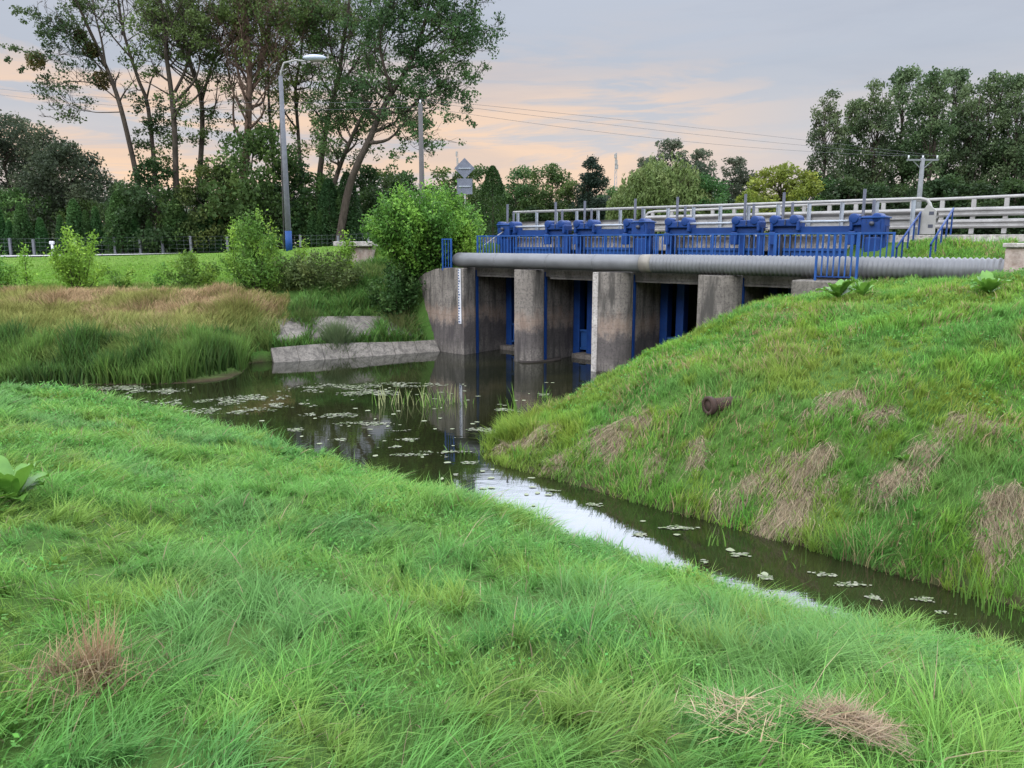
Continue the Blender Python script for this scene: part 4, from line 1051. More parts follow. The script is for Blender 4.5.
# ------------------------------------------------------------------ tall half-bare trees on the left
def tall_tree(label, seed, D, base_uv, stems, masses=(), mistle=(), nb=12, pl=.45, per=150, leaf=.17, cols=DARK, bark='bark', blen=(2.0, 4.6), updir=.9, mper=60, bare_low=.3):
    nb = int(nb * 1.5)
    r = np.random.default_rng(seed)
    q = P(base_uv[0], base_uv[1], D); base = np.array([q[0], D, Hs(q[0], D)])
    rt = thing('tall_tree', label, 'tree', base, None)
    tb = MB(); tips = []
    for poly, r0, r1 in stems:
        pts = [P(u, v, D) + np.array([0, (r.random()-.5)*.6*(i > 0), 0]) for i, (u, v) in enumerate(poly)]
        if poly[0][1] >= 236: pts[0] = np.array([pts[0][0], D, Hs(pts[0][0], D) - .3])
        pts = _catmull(pts, 5); n = len(pts)
        tb.tube(pts, [.7 * (r0 + (r1 - r0) * (i/(n-1))**.8) for i in range(n)], 9)
        L = pts[-1] - pts[0]
        for j in range(nb):
            s = bare_low + (1 - bare_low) * (j + r.random()) / nb
            i = min(n - 2, int(s * (n-1))); p0 = pts[i]; tg_ = pts[i+1] - pts[i]; tg_ /= np.linalg.norm(tg_)
            a = r.random() * 2 * pi; d = np.array([cos(a), sin(a)*.8, 0]) + tg_ * .55 + np.array([0, 0, updir * (r.random() - .15)]); d /= np.linalg.norm(d)
            ln = (blen[0] + (blen[1] - blen[0]) * r.random()) * (1.1 - .5 * s); rb = (r0 + (r1 - r0) * s) * (.30 + .2 * r.random())
            mid = p0 + d * ln * .5 + r.normal(size=3) * .12 * ln; end = p0 + d * ln + np.array([0, 0, .28 * ln]) + r.normal(size=3) * .12 * ln
            bp_ = _catmull([p0, mid, end], 4); tb.tube(bp_, [max(.012, rb * (1 - .85 * k / 8)) for k in range(len(bp_))], 5)
            tips.append(end)
            for k in range(5):
                s2 = .3 + .7 * r.random(); p1 = bp_[int(s2 * 8)]; d2 = d + r.normal(size=3) * .6 + np.array([0, 0, .25]); d2 /= np.linalg.norm(d2)
                l2 = ln * (.25 + .3 * r.random()); e2 = p1 + d2 * l2
                tb.tube([p1, p1 + d2 * l2 * .5 + r.normal(size=3) * .06 * l2, e2], [max(.012, rb * .3), .014, .008], 4); tips.append(e2)
                for m_ in range(2):
                    d3 = d2 + r.normal(size=3) * .6; d3 /= np.linalg.norm(d3); p2 = p1 + d2 * l2 * (.4 + .5 * r.random())
                    tb.tube([p2, p2 + d3 * l2 * .5], [.013, .007], 3); tips.append(p2 + d3 * l2 * .5)
    link('trunk', tb.mesh('trunk', base, True), M[bark], rt)
    mper = mper * 4.2; pl = pl * .75
    cen, rad = [], []
    for t_ in tips:
        if r.random() < pl: cen.append(t_ + r.normal(size=3) * .15); rad.append(.28 + .45 * r.random())
    Cs = []
    if cen: Cs.append(cloud(r, cen, rad, per, .8, .1))
    for mm in masses:
        u, v, pr = mm[:3]; c_ = P(u, v, D); R_ = pr * D / F
        k = max(3, int(7 * (pr / 14) ** 2)); sub_c = [c_ + np.array([r.normal() * R_ * .5, r.normal() * R_ * .45, r.normal() * R_ * .5]) for _ in range(k)]
        sub_r = [R_ * (.28 + .22 * r.random()) + .15 for _ in range(k)]
        Cs.append(cloud(r, sub_c, sub_r, mper, .85, .2))
        for sc_ in sub_c[:6]: tb2 = None
    C = np.vstack(Cs); n = len(C)
    me = leaf_mesh('crown', C - base, leaf * (.55 + .9 * r.random(n)), leafcol(r, C, cols, .55, 1.8), seed, .3, .62)
    link('crown', me, M['leaf'], rt)
    for u, v, pr in mistle:
        c_ = P(u, v, D); R_ = pr * D / F; k = 420; d = r.normal(size=(k, 3)); d /= np.linalg.norm(d, axis=1)[:, None]
        C = c_ - base + d * (R_ * (.25 + .75 * r.random(k) ** .5))[:, None]
        link('mistletoe', leaf_mesh('mistletoe', C, .24 * (.6 + .8 * r.random(k)), leafcol(r, C, ((.05,.05,.015),(.10,.075,.025)), .5, .5), seed + 5, .2, .45), M['leaf'], rt)
    return rt

tall_tree('leaning half bare tree with mistletoe balls, nearest the left edge', 201, 57, (143, 240),
    [([(146,245),(139,190),(124,120),(112,82),(98,50),(84,18),(70,-20),(58,-60)], .30, .10), ([(106,68),(103,40),(96,10),(90,-30)], .12, .05), ([(112,85),(95,62),(72,36),(45,24)], .09, .03),
     ([(118,100),(95,84),(70,82),(46,90)], .07, .02), ([(122,112),(95,112),(78,110),(55,122)], .06, .015), ([(108,74),(86,56),(60,55),(45,62)], .06, .02), ([(100,52),(80,40),(62,36)], .07,.02)],
    [(16,6,7),(30,14,8),(44,14,9),(46,22,8),(62,22,7),(42,38,8),(52,42,8),(58,30,5),(12,48,5),(22,52,4),(75,2,9),(92,8,7),(8,60,3),(20,68,3)], [(36,61,9),(91,50,7.5),(102,80,9),(80,36,6)], nb=6, pl=.14, blen=(1.2,3.0), mper=90, cols=((.032,.055,.02),(.055,.08,.025)))
tall_tree('slim forked tree with a bare curved stem, right beside the leaning mistletoe tree', 202, 58.5, (160, 240),
    [([(163,245),(156,180),(147,108),(138,80),(131,55),(124,32),(118,0),(112,-40)], .26, .09), ([(131,58),(115,38),(98,18),(80,5)], .10, .04), ([(122,35),(122,10),(116,-30)], .08, .04)],
    [(150,112,14),(143,118,10),(158,128,13),(146,138,10),(165,112,8),(140,150,7)], nb=7, pl=.12, blen=(1.5,3.2), mper=85)
tall_tree('dark upright tree with a forked top right of the slim forked tree', 203, 56, (176, 240),
    [([(178,245),(177,190),(176,130),(172,90),(167,55),(163,25),(158,-10),(152,-50)], .34, .12), ([(175,92),(184,68),(192,45),(190,15),(186,-30)], .16, .07), ([(169,60),(178,40),(200,60)], .06, .02)],
    [(150,15,8),(158,25,9),(165,10,9),(168,32,7),(158,-5,10),(152,70,7),(146,72,5),(172,140,13),(180,118,8),(168,160,12),(178,170,10)], nb=12, pl=.30, blen=(1.5,4.0), cols=((.05,.08,.022),(.085,.125,.035)))
tall_tree('tall tree with spreading upswept limbs and bushy waist left of the reddish tree', 204, 59, (200, 240),
    [([(196,245),(198,190),(202,125),(201,95),(193,68),(186,40),(182,5),(178,-40)], .33, .10), ([(202,100),(210,70),(220,42),(226,10),(224,-30)], .17, .06), ([(207,82),(220,60),(235,35),(248,5)], .12, .05), ([(194,70),(175,48),(165,30)], .08, .03)],
    [(200,20,9),(210,35,8),(192,42,9),(222,22,9),(216,55,8),(205,60,7),(200,135,13),(215,125,13),(188,140,10),(225,140,10),(205,112,10),(232,15,9),(178,100,5),(186,85,5),(207,165,12)], nb=14, pl=.34, cols=((.045,.08,.025),(.08,.125,.036)))
tall_tree('reddish barked tree with a dense fan of bare upright branches behind the street lamp', 205, 57, (243, 240),
    [([(240,245),(244,190),(247,130),(250,95),(250,60),(247,25),(243,-25)], .48, .16), ([(250,95),(262,60),(270,30),(274,-10)], .2, .08), ([(248,100),(258,70),(262,35),(258,0),(256,-30)], .18, .06), ([(249,110),(240,75),(236,45),(240,15),(236,-20)], .17, .06), ([(252,90),(275,62),(290,42),(302,25)], .12, .03), ([(246,120),(232,90),(228,60),(231,30)], .12, .04), ([(252,110),(268,85),(280,70)], .1, .03)],
    [(243,42,5),(228,18,8),(262,12,6),(254,25,5),(238,5,8),(250,150,10),(246,170,12),(262,150,8)], [(240,30,7)], nb=16, pl=.10, bark='barkred', updir=1.3, blen=(1.4,3.6), cols=((.06,.095,.025),(.10,.14,.035)))
tall_tree('slender leafy tree with yellowish tufts just right of the street lamp', 206, 61, (305, 240),
    [([(303,245),(302,190),(297,130),(296,90),(300,55),(305,20),(305,-30)], .25, .08), ([(297,95),(286,60),(285,30),(280,-10)], .12, .05), ([(298,85),(312,60),(326,40),(330,10)], .12, .04)],
    [(282,18,10),(292,10,9),(300,25,9),(312,15,10),(298,50,9),(310,45,11),(318,60,9),(300,80,10),(322,30,10),(292,70,7),(304,105,10),(310,125,10),(298,150,12),(290,130,8),(330,75,10)], nb=12, pl=.4, cols=((.08,.115,.025),(.135,.175,.04)))
tall_tree('leaning dark trunk tree between the yellowish tree and the biggest leaning one', 207, 58, (322, 240),
    [([(312,245),(318,190),(325,130),(334,95),(340,65),(345,30),(352,-20)], .36, .12), ([(334,95),(352,70),(366,50)], .13, .04), ([(338,70),(330,45),(328,15)], .1, .03)],
    [(335,105,11),(328,120,11),(345,95,12),(318,110,9),(352,80,12),(340,75,9),(350,40,10),(358,20,12),(345,8,11),(338,140,11),(322,155,12),(352,110,9),(330,165,10)], nb=12, pl=.36, cols=((.045,.078,.024),(.08,.12,.035)))
tall_tree('biggest leaning tree with a thick dark crown reaching over the utility pole', 208, 54, (345, 240),
    [([(337,245),(347,195),(358,165),(370,138),(380,112),(392,92),(405,70),(418,42),(428,10),(434,-30)], .42, .12), ([(378,118),(390,112),(404,112),(420,100),(440,92),(456,88)], .16, .05), ([(392,92),(384,65),(380,40),(388,10),(395,-20)], .16, .05), ([(405,70),(425,62),(448,50),(468,42)], .14, .04), ([(372,135),(388,124),(398,128),(407,140)], .07, .025), ([(416,45),(440,25),(462,12)], .12, .04)],
    [(372,42,9),(365,60,10),(378,20,11),(392,8,12),(362,82,12),(385,88,11),(372,72,10),(402,25,12),(410,8,14),(425,20,14),(440,8,14),(452,20,12),(432,38,14),(415,50,13),(450,42,13),(466,35,9),(470,55,9),(400,66,10),(425,70,14),(445,65,14),(462,72,10),(440,88,13),(420,88,12),(404,86,10),(458,92,11),(468,105,8),(444,104,10),(425,106,8),(462,118,7),(472,122,4),(398,104,8),(405,146,9),(396,158,7),(412,160,5),(400,136,4),(478,78,4),(474,20,5),(440,-12,16),(415,-15,16),(388,-14,14),(448,118,5),(420,140,4)], nb=10, pl=.45, mper=62, cols=((.035,.072,.025),(.062,.112,.036)))
tall_tree('second dark leaning trunk beside the biggest tree, with ivy at its foot', 209, 56, (325, 240),
    [([(324,245),(332,195),(340,165),(352,140),(362,118),(372,100)], .30, .14), ([(352,140),(345,120),(350,100)], .09, .03)],
    [(330,130,11),(345,125,11),(358,135,9),(340,150,10),(350,165,9),(322,140,8),(366,110,9),(375,150,8),(388,165,8)], nb=6, pl=.5, cols=DARK)
tall_tree('thin straight tree with sparse foliage seen between the two trees behind the lamp', 210, 63, (272, 240),
    [([(275,245),(274,190),(270,120),(268,70),(272,20),(276,-30)], .20, .07)],
    [(275,60,9),(262,70,8),(282,45,10),(278,95,9),(268,110,9),(285,85,8),(272,135,10),(284,120,8),(262,130,8),(268,30,8),(280,165,10)], nb=14, pl=.4, cols=((.06,.10,.025),(.10,.15,.04)))

# ------------------------------------------------------------------ understorey, hedges and far trees
bush_a = broadleaf(301, 6.0, 3.0, .3, domep, 60, 75, .22, DARK, .12, (.6,1.1), 12)
bush_b = broadleaf(302, 5.0, 2.6, .3, roundp, 52, 75, .20, MID, .10, (.55,1.0), 12)
bush_c = broadleaf(303, 7.0, 2.6, .4, tallp, 62, 75, .22, ((.045,.075,.02),(.10,.14,.035)), .12, (.6,1.1), 14)
BUSH = [
 (126,58,.75,'a','dense dark bush behind the fence under the leaning half bare tree'),
 (156,55.6,1.0,'a','dark rounded thicket under the slim forked tree'),
 (188,55.8,.85,'b','mid green bush at the feet of the upright forked tree'),
 (214,55.6,.85,'c','upright green bush under the bushy waisted tree'),
 (230,57,.95,'a','dark bush just left of the reddish barked tree'),
 (256,55.6,1.22,'c','tall yellowish green bush standing left of the street lamp'),
 (274,57.5,.95,'b','green bush directly behind the street lamp foot'),
 (298,58,1.05,'a','dark bush just right of the street lamp'),
 (322,57.5,1.05,'b','green bush under the two leaning trunks'),
 (366,62,1.0,'a','dark bush behind the pair of broad conifers'),
 (388,66,.95,'c','loose green bush under the hanging branch of the biggest tree'),
 (410,70,1.05,'a','dark bush behind the utility pole'),
 (437,72,1.05,'b','green bush behind the lime shrub top'),
 (452,78,1.15,'c','tall loose green bush left of the road sign'),
 (20,60,.9,'b','pale leafy bush behind the fence at the far left'),
 (52,62,.8,'b','yellowish green bush behind the white marker post'),
 (86,60,.75,'b','low green bush behind the fence under the big grey bush'),
]
BM = dict(a=bush_a, b=bush_b, c=bush_c)
for i, (u, D, s, k, lab) in enumerate(BUSH):
    q = col_at(u, D); plant('leafy_bush', lab, 'bush', q, BM[k], M['bark'], 'bushes under the tall trees', rz=i*1.7, sc=(s*.95, s*.95, s), names=('stems','foliage'))

g1 = broadleaf(311, 10.6, 5.6, .4, domep, 240, 60, .20, GREY, .25, (.7,1.4), 30)
plant('big_bush', 'large greyish dark bushy tree filling the left edge behind the fence', 'tree', col_at(20, 66), g1, M['bark'])
g2 = broadleaf(312, 8.2, 4.2, .3, domep, 170, 60, .20, ((.04,.055,.03),(.07,.085,.045)), .2, (.7,1.2), 24)
plant('big_bush', 'lower greyish dark bush sloping down right of the large one at the left', 'tree', col_at(72, 63), g2, M['bark'])

def thuja(seed, Ht, R_, n=5200, cols=((.030,.075,.022),(.058,.125,.034)), leaf=.13):
    r = np.random.default_rng(seed); s = r.random(n) ** .8; a = r.random(n) * 2 * pi
    prof = np.minimum(1, .55 + s * 3) * (1 - s) ** .5 * 1.02
    lump = .82 + .3 * vn(a * 2.2, s * Ht * 1.5, .6, seed % 9)
    rr = R_ * prof * lump * (.55 + .45 * r.random(n) ** .4)
    C = np.c_[rr * np.cos(a), rr * np.sin(a), .05 + s * Ht]
    tb = MB().tube([(0,0,-.2),(0,0,Ht*.9)], [.09,.02], 6)
    return tb.mesh('trunk', smooth=True), leaf_mesh('crown', C, leaf * (.6 + .8 * r.random(n)), leafcol(r, C, cols), seed, .5, .45)
TH = [thuja(321, 2.7, .62), thuja(322, 2.2, .42, 3600), thuja(323, 3.0, .95, 6500, ((.035,.085,.024),(.065,.135,.036)))]
ordw = ['first','second','third','fourth','fifth','sixth','seventh','eighth','ninth','tenth','eleventh','twelfth','thirteenth','fourteenth','fifteenth','sixteenth','seventeenth','eighteenth','nineteenth','twentieth','twenty first','twenty second','twenty third','twenty fourth']
rr_t = np.random.default_rng(5)
for i, (u, k, s) in enumerate([(u_, k_, s_ * 1.3) for u_, k_, s_ in [(1,1,1.05),(11,1,.85),(24,0,1.0),(42,1,.95),(62,1,.8),(77,0,1.1),(88,1,.9),(98,1,1.0),(122,2,1.05),(134,1,1.1),(150,1,.8),(178,2,1.0),(191,1,.8),(203,1,1.0),(212,1,.9),(222,1,.85),(313,1,.9),(322,1,.95),(352,1,1.0),(386,1,1.0),(398,1,1.15)]]):
    q = col_at(u, 54.3 + .5 * rr_t.random())
    plant('hedge_conifer', f'slim dark conifer behind the wire fence, {ordw[i]} in the row from the left', 'conifer', q, TH[k], M['bark'], 'conifers behind the wire fence', rz=i*2.1, sc=(s,s,s*(.9+.25*rr_t.random())))
TB = thuja(331, 5.0, 1.25, 9000, ((.025,.06,.02),(.05,.10,.028)), .15)
plant('conifer', 'left one of two broad columnar conifers standing close together', 'conifer', col_at(331, 55), TB, M['bark'], sc=(1,1,.98))
plant('conifer', 'right, slightly taller one of two broad columnar conifers close together', 'conifer', col_at(349, 55), TB, M['bark'], rz=2, sc=(1.05,1.05,1.04))
plant('conifer', 'broad dark conifer just left of the lime shrub top', 'conifer', col_at(397, 59), TB, M['bark'], rz=4, sc=(.95,.95,1.0))
TC = thuja(332, 4.7, 1.3, 9500, ((.025,.055,.014),(.055,.095,.022)), .13)
plant('conifer', 'egg shaped dark conifer right of the road sign', 'conifer', col_at(493, 47), TC, M['bark'], sc=(.95,.95,.98))

# trees behind the bridge
ta = broadleaf(341, 10.5, 3.6, .3, roundp, 95, 50, .26, ((.05,.095,.03),(.085,.14,.04)), .25, (.7,1.3), 24)
tb_ = broadleaf(342, 10.5, 4.0, .3, domep, 105, 50, .26, ((.05,.10,.028),(.095,.155,.04)), .25, (.7,1.4), 24)
tcn = broadleaf(343, 12.5, 3.3, .5, lambda s: max(.1, (1 - s * .75) * min(1, .5 + 3 * s)), 95, 60, .26, ((.018,.034,.022),(.035,.055,.032)), .25, (.7,1.2), 24)
plant('rounded_tree', 'round green tree just left of the weir behind the egg shaped conifer', 'tree', col_at(521, 88), ta, M['bark'], sc=(.95,.95,.80))
plant('rounded_tree', 'broad domed green tree behind the first sluice gate', 'tree', col_at(549, 86), tb_, M['bark'], rz=1, sc=(.85,.85,.83))
plant('rounded_tree', 'darker tree partly hidden behind the road sign', 'tree', col_at(480, 92), ta, M['bark'], rz=2.4, sc=(1.0,1.0,.85))
plant('rounded_tree', 'small yellowish green tree between the domed tree and the dark pointed one', 'tree', col_at(573, 84), tb_, M['bark'], rz=3.5, sc=(.7,.7,.66))
plant('pointed_tree', 'dark pointed tree left of the weeping willow', 'tree', col_at(592, 82), tcn, M['bark'], sc=(.8,.8,.72))
plant('rounded_tree', 'low dark tree filling the gap between pointed tree and willow', 'tree', col_at(613, 90), ta, M['bark'], rz=5, sc=(.9,.9,.62))

def willow(seed, Ht, R_, nstr, leaf, cols):
    r = np.random.default_rng(seed); tb = MB(); tb.tube([(0,0,-.3),(.2,0,Ht*.4),(.1,.1,Ht*.75)], [.5,.35,.15], 9); L = []
    for i in range(22):
        a = r.random()*2*pi; q = sqrt(r.random())*R_*.8; e = np.array([q*cos(a), q*sin(a), Ht*(.95-.35*(q/R_)**2)])
        tb.tube(curve_pts((.1,0,Ht*(.3+.3*r.random())), e, r, .08, 6), [.12,.1,.08,.06,.04,.02], 5)
    for i in range(nstr):
        a = r.random()*2*pi; q = sqrt(r.random())*R_; lob = .85+.3*vn(a*3, q, 1.1, 4)
        zt = Ht*(1-.45*(q/R_)**2.2)*lob*(.9+.12*r.random()); ln = (1.5+Ht*.5*r.random())*(.5+.5*q/R_)
        k = int(ln*11); s = np.sort(r.random(k)); x0, y0 = q*cos(a), q*sin(a)
        L.append(np.c_[x0+.25*s*cos(a)+r.normal(size=k)*.08, y0+.25*s*sin(a)+r.normal(size=k)*.08, np.maximum(.3, zt-ln*s)])
    C = np.vstack(L); n = len(C)
    return tb.mesh('trunk', smooth=True), leaf_mesh('crown', C, leaf*(.6+.8*r.random(n)), leafcol(r, C, cols, .5, 1.2), seed, .1, .35, True)
plant('weeping_willow', 'pale weeping willow with hanging strands behind the bridge', 'tree', col_at(660, 74), willow(351, 7.9, 4.9, 1200, .34, WIL), M['bark'])
tdk = broadleaf(352, 8.0, 3.2, .3, roundp, 80, 60, .24, ((.035,.08,.022),(.06,.12,.03)), .2, (.6,1.1), 20)
plant('rounded_tree', 'dark green tree leaning on the right side of the willow', 'tree', col_at(706, 72), tdk, M['bark'], sc=(.85,.85,.80))
tg_ = broadleaf(353, 15.5, 3.6, 3, tallp, 70, 38, .34, ((.05,.068,.042),(.085,.10,.062)), .25, (.8,1.4), 24)
plant('feathery_tree', 'grey green feathery tree rising above the left part of the willow', 'tree', col_at(664, 112), tg_, M['bark'], sc=(.95,.95,.93))
plant('feathery_tree', 'grey green feathery tree behind the willow, right of the taller feathery one', 'tree', col_at(697, 114), tg_, M['bark'], rz=2, sc=(.85,.85,.86))
plant('feathery_tree', 'grey spreading tree in the distance between the willow and the yellowish tree', 'tree', col_at(733, 118), tg_, M['bark'], rz=4.2, sc=(.95,.95,.82))
plant('feathery_tree', 'small grey tree top peeping over the left shoulder of the willow', 'tree', col_at(641, 116), tg_, M['bark'], rz=1.1, sc=(.6,.6,.8))
ty = broadleaf(354, 8.4, 4.3, .3, domep, 100, 65, .24, YEL, .25, (.6,1.2), 22)
plant('yellowish_tree', 'broad yellowish green tree left of the poplar group', 'tree', col_at(778, 76), ty, M['bark'], sc=(1.08,1.08,.90))
plant('yellowish_tree', 'low lime bush at the left foot of the broad yellowish tree', 'tree', col_at(747, 74), ty, M['bark'], rz=3, sc=(.42,.42,.62))
plant('rounded_tree', 'low dark tree between the yellowish tree and the first poplar', 'tree', col_at(812, 84), tdk, M['bark'], rz=1, sc=(1.1,1.1,.95))

pA = broadleaf(361, 18, 3.0, .8, tallp, 150, 40, .28, ((.045,.08,.03),(.09,.13,.055)), .32, (.6,1.35), 40)
pB = broadleaf(362, 18, 3.4, 1.0, tallp, 170, 38, .28, ((.05,.085,.035),(.10,.145,.065)), .35, (.6,1.35), 40)
pC = broadleaf(363, 18, 2.4, 1.5, tallp, 110, 40, .28, ((.055,.085,.04),(.10,.14,.06)), .3, (.55,1.2), 34)
POPS = [(819,86,.90,'C','first poplar of the group on the left, with a ragged open left side'),(846,92,.90,'A','tall poplar second from the left of the right hand group'),(866,90,1.0,'C','poplar with a lighter upper crown left of the highest one'),(893,93,1.10,'B','highest broad poplar in the middle of the right hand group'),
        (918,88,1.02,'A','dark poplar straight behind the T shaped power pole'),(938,94,1.10,'B','broad poplar just right of the T shaped power pole'),(958,90,.98,'C','narrow poplar in the dip of the tree line at the right'),(980,92,1.06,'A','pale topped poplar right of the dip in the tree line'),
        (1004,88,1.0,'B','broad poplar near the right edge of the picture'),(1026,90,1.02,'A','poplar cut by the right edge of the picture'),(1055,92,1.05,'B','poplar beyond the right edge')]
PM_ = dict(A=pA, B=pB, C=pC)
for i, (u, D, s, k, lab) in enumerate(POPS):
    plant('poplar', lab, 'tree', col_at(u, D), PM_[k], M['bark'], 'poplars on the right', rz=i*1.3, sc=(s*.86, s*.86, s))
lowb = broadleaf(364, 6.5, 3.4, .1, domep, 60, 60, .26, ((.025,.05,.018),(.045,.08,.025)), .15, (.7,1.3), 12)
for i, (u, D, s, lab) in enumerate([(842,80,1.0,'dark bush behind the guardrail under the left poplars'),(872,82,.95,'dark bush behind the guardrail left of the power pole'),(900,80,.9,'dark bush behind the guardrail just before the power pole'),(940,81,1.05,'dark bush behind the guardrail right of the power pole'),(975,80,.95,'dark bush behind the guardrail under the pale topped poplar'),(1008,82,1.0,'dark bush behind the guardrail at the right edge'),
        (765,88,.8,'dark bush behind the guardrail under the yellowish tree'),(722,90,.85,'dark bush right behind the willow foot'),(640,92,.8,'dark bush left behind the willow foot'),(535,84,.65,'dark bush at the feet of the two round trees'),(505,86,.7,'dark bush behind the egg shaped conifer'),(580,86,.6,'dark bush at the foot of the dark pointed tree')]):
    plant('leafy_bush', lab, 'bush', col_at(u, D), lowb, M['bark'], 'bushes behind the road', rz=i*2.3, sc=(s*1.1, s*1.1, s), names=('stems','foliage'))
# far wood beyond everything
r = np.random.default_rng(371); n = 60000; xx = (r.random(n)*2-1)*230; yy = 150 + 25*r.random(n); zz = 3 + (6 + 6*vn(xx, yy*0, 9, 5) + 3*vn(xx, yy*0, 3, 6)) * r.random(n)**.6
C = np.c_[xx, yy, zz]
tag(link('far_wood', leaf_mesh('far_wood', C, .9*(.6+.8*r.random(n)), leafcol(r, C, ((.04,.06,.035),(.065,.085,.05)), .4, 5), 9, .3, .7), M['leaf']), 'low far wood closing the horizon behind all the trees', 'wood', None, 'stuff')

# ------------------------------------------------------------------ shrubs on the far bank
q = np.array([(420-512)/F*31.2, 31.2, 0]); q = np.array([(425-512)/F*31.8, 31.8, 0]); q[2] = Hs(q[0], 31.8) - .1
plant('lime_shrub', 'big lime green leafy shrub growing over the left end of the weir', 'shrub', q, shrub_mesh(401, 3.8, 2.5, 190, 260, .13, ((.062,.135,.022),(.165,.29,.042)), 1.0, .10, .3), M['bark'], names=('stems','foliage'))
q2 = np.array([(470-512)/F*30.6, 30.6, 0]); q2[2] = Hs(q2[0], 30.6)
plant('sapling', 'pale leafy sapling right of the lime shrub at the railing end', 'sapling', q2, shrub_mesh(402, 1.75, .7, 14, 110, .11, LIME, 1.0, .1), M['bark'], names=('stems','foliage'))
SAP = [(76,32,2.1,.95,16,200,'bushy lime sapling cluster on the lawn edge near the left'),(190,32.5,1.25,.95,14,170,'low broad green sapling before the lawn'),(255,31.5,2.45,1.05,26,230,'dense leafy green sapling left of the street lamp foot'),(232,33,2.9,.3,3,170,'slender upright sapling beside the dense one left of the lamp'),
       (272,33,2.3,.3,3,150,'slender lime sapling just in front of the street lamp pole'),(303,33.5,1.5,.25,3,110,'small slim sapling between the lamp and the old wall'),(345,33,1.9,.28,4,170,'slim lime sapling in front of the old parapet wall'),(325,31.5,1.5,1.2,22,150,'wide olive green bush below the old parapet wall'),(22,31.6,1.7,.3,3,140,'thin upright sapling near the left edge'),(-4,31.4,1.6,.5,6,160,'sapling cut by the left edge'),(290,31.8,1.2,.9,14,130,'low olive bush right of the dense sapling'),(396,31.0,1.7,1.1,26,190,'dark green shrub under the lime shrub'),(160,31.6,.9,.3,3,60,'tiny sapling left of the low broad one'),(118,32,.8,.5,6,80,'small tuft of green shoots on the lawn edge')]
for i, (u, D, ht, rx, ns, per, lab) in enumerate(SAP):
    q = col_at(u, D)
    cols = LIME if ('lime' in lab and 'dark' not in lab) or 'slender' in lab or 'slim' in lab or 'thin' in lab else (((.07,.10,.03),(.12,.15,.045)) if 'olive' in lab else ((.035,.085,.022),(.065,.13,.032)) if 'dark' in lab else ((.085,.185,.032),(.18,.32,.048)))
    plant('sapling' if 'bush' not in lab and 'shrub' not in lab else 'shrub', lab, 'sapling' if 'bush' not in lab and 'shrub' not in lab else 'shrub', q - np.array([0,0,.05]), shrub_mesh(410+i, ht*1.38, rx*1.2, ns, int(per*1.5), .12, cols, 1.0, .12), M['bark'], names=('stems','foliage'))
# grassy tufts hanging over the slabs
for i, (u, v, ht, rx, cols, lab) in enumerate([(338,345,.9,.55,((.09,.15,.07),(.14,.2,.09)),'greyish green tuft growing between the two rows of slabs'),(402,325,.7,.8,((.10,.14,.04),(.2,.2,.08)),'olive tuft hanging over the upper slabs near the abutment'),(305,322,.6,.5,((.07,.13,.04),(.12,.18,.05)),'green tuft at the left end of the upper slabs')]):
    q = T(u, v); pts = q + np.c_[r.normal(size=(900, 2)) * rx * .4, np.zeros(900)]; pts[:, 2] = H(pts[:, 0], pts[:, 1])
    c = hsl(900, cols[0], .4, r); c2 = hsl(900, cols[1], .4, r)
    me = blades('grass_tuft', pts - q, ht * (.4 + .7 * r.random(900)), .022 + .015 * r.random(900), (pts - q)[:, :2] * 1.3 + (r.random((900, 2)) - .5) * .7 + np.array([0, -.2]), .5 + .5 * r.random(900), c, c2, M['grass'])
    tag(link('grass_tuft', me, M['grass'], None, q), lab, 'grass tuft')

# ------------------------------------------------------------------ near plants
def broad_leaf(Lh, w, a, lean, seed):
    r = np.random.default_rng(seed); vs, fs = [], []; n = 9
    for i in range(n):
        s = i/(n-1); rad = Lh*(s*.95); z = Lh*(sin(s*1.5)*lean*.9 - .25*s*s*(1-lean)); wd = w*(sin(pi*min(1, s*.93+.04))**.75) * (1 if s > .18 else .25 + s*4)
        cx, cy = rad*cos(a)*(1-lean*.55), rad*sin(a)*(1-lean*.55); sx, sy = -sin(a)*wd/2, cos(a)*wd/2; rip = .05*w*sin(i*2.1)
        vs += [(cx+sx, cy+sy, z+.16*w+rip), (cx, cy, z), (cx-sx, cy-sy, z+.16*w-rip)]
        if i: b = (i-1)*3; fs += [(b,b+1,b+4,b+3),(b+1,b+2,b+5,b+4)]
    m_ = MB(); m_.add(vs, fs); return m_
m = NT('dock_leaf'); p = m.pos(); n1 = m.noise(p, 9, 4)
b_ = m.bsdf(m.mix(m.ramp(n1, [(.3,0),(.7,1)]), (.085,.20,.032), (.13,.27,.045)), .45, 0, .4, n1, .3, .01); tt = m.n('BsdfTranslucent'); tt.inputs[0].default_value = (.15,.30,.04,1); x = m.n('MixShader'); x.inputs[0].default_value = .25
m.l(b_.outputs[0], x.inputs[1]); m.l(tt.outputs[0], x.inputs[2]); m.l(x.outputs[0], m.out.inputs[0]); M['dock'] = m.m
def dock(label, u, v, nleaf, size, seed, cat='plant'):
    q = T(u, v); rt = thing('broad_leaved_plant', label, cat, q)
    rg = np.random.default_rng(seed)
    for i in range(nleaf):
        a = i * 2.4 + rg.random() * .7; s = size * (.6 + .5 * rg.random())
        link('leaf', broad_leaf(s, s * .42, a, .35 + .55 * rg.random(), seed + i).mesh('leaf', smooth=True), M['dock'], rt, (0, 0, .02))
    return rt
dock('large broad leaved dock plant in the grass at the left edge', 14, 506, 16, .42, 501)
dock('leafy burdock plant on the mound top before the landing block', 838, 300, 18, .62, 503)
dock('smaller burdock plant beside the landing block corner', 862, 298, 12, .5, 504)
dock('leafy rosette on the mound top below the pipe at the right', 988, 296, 14, .55, 505)
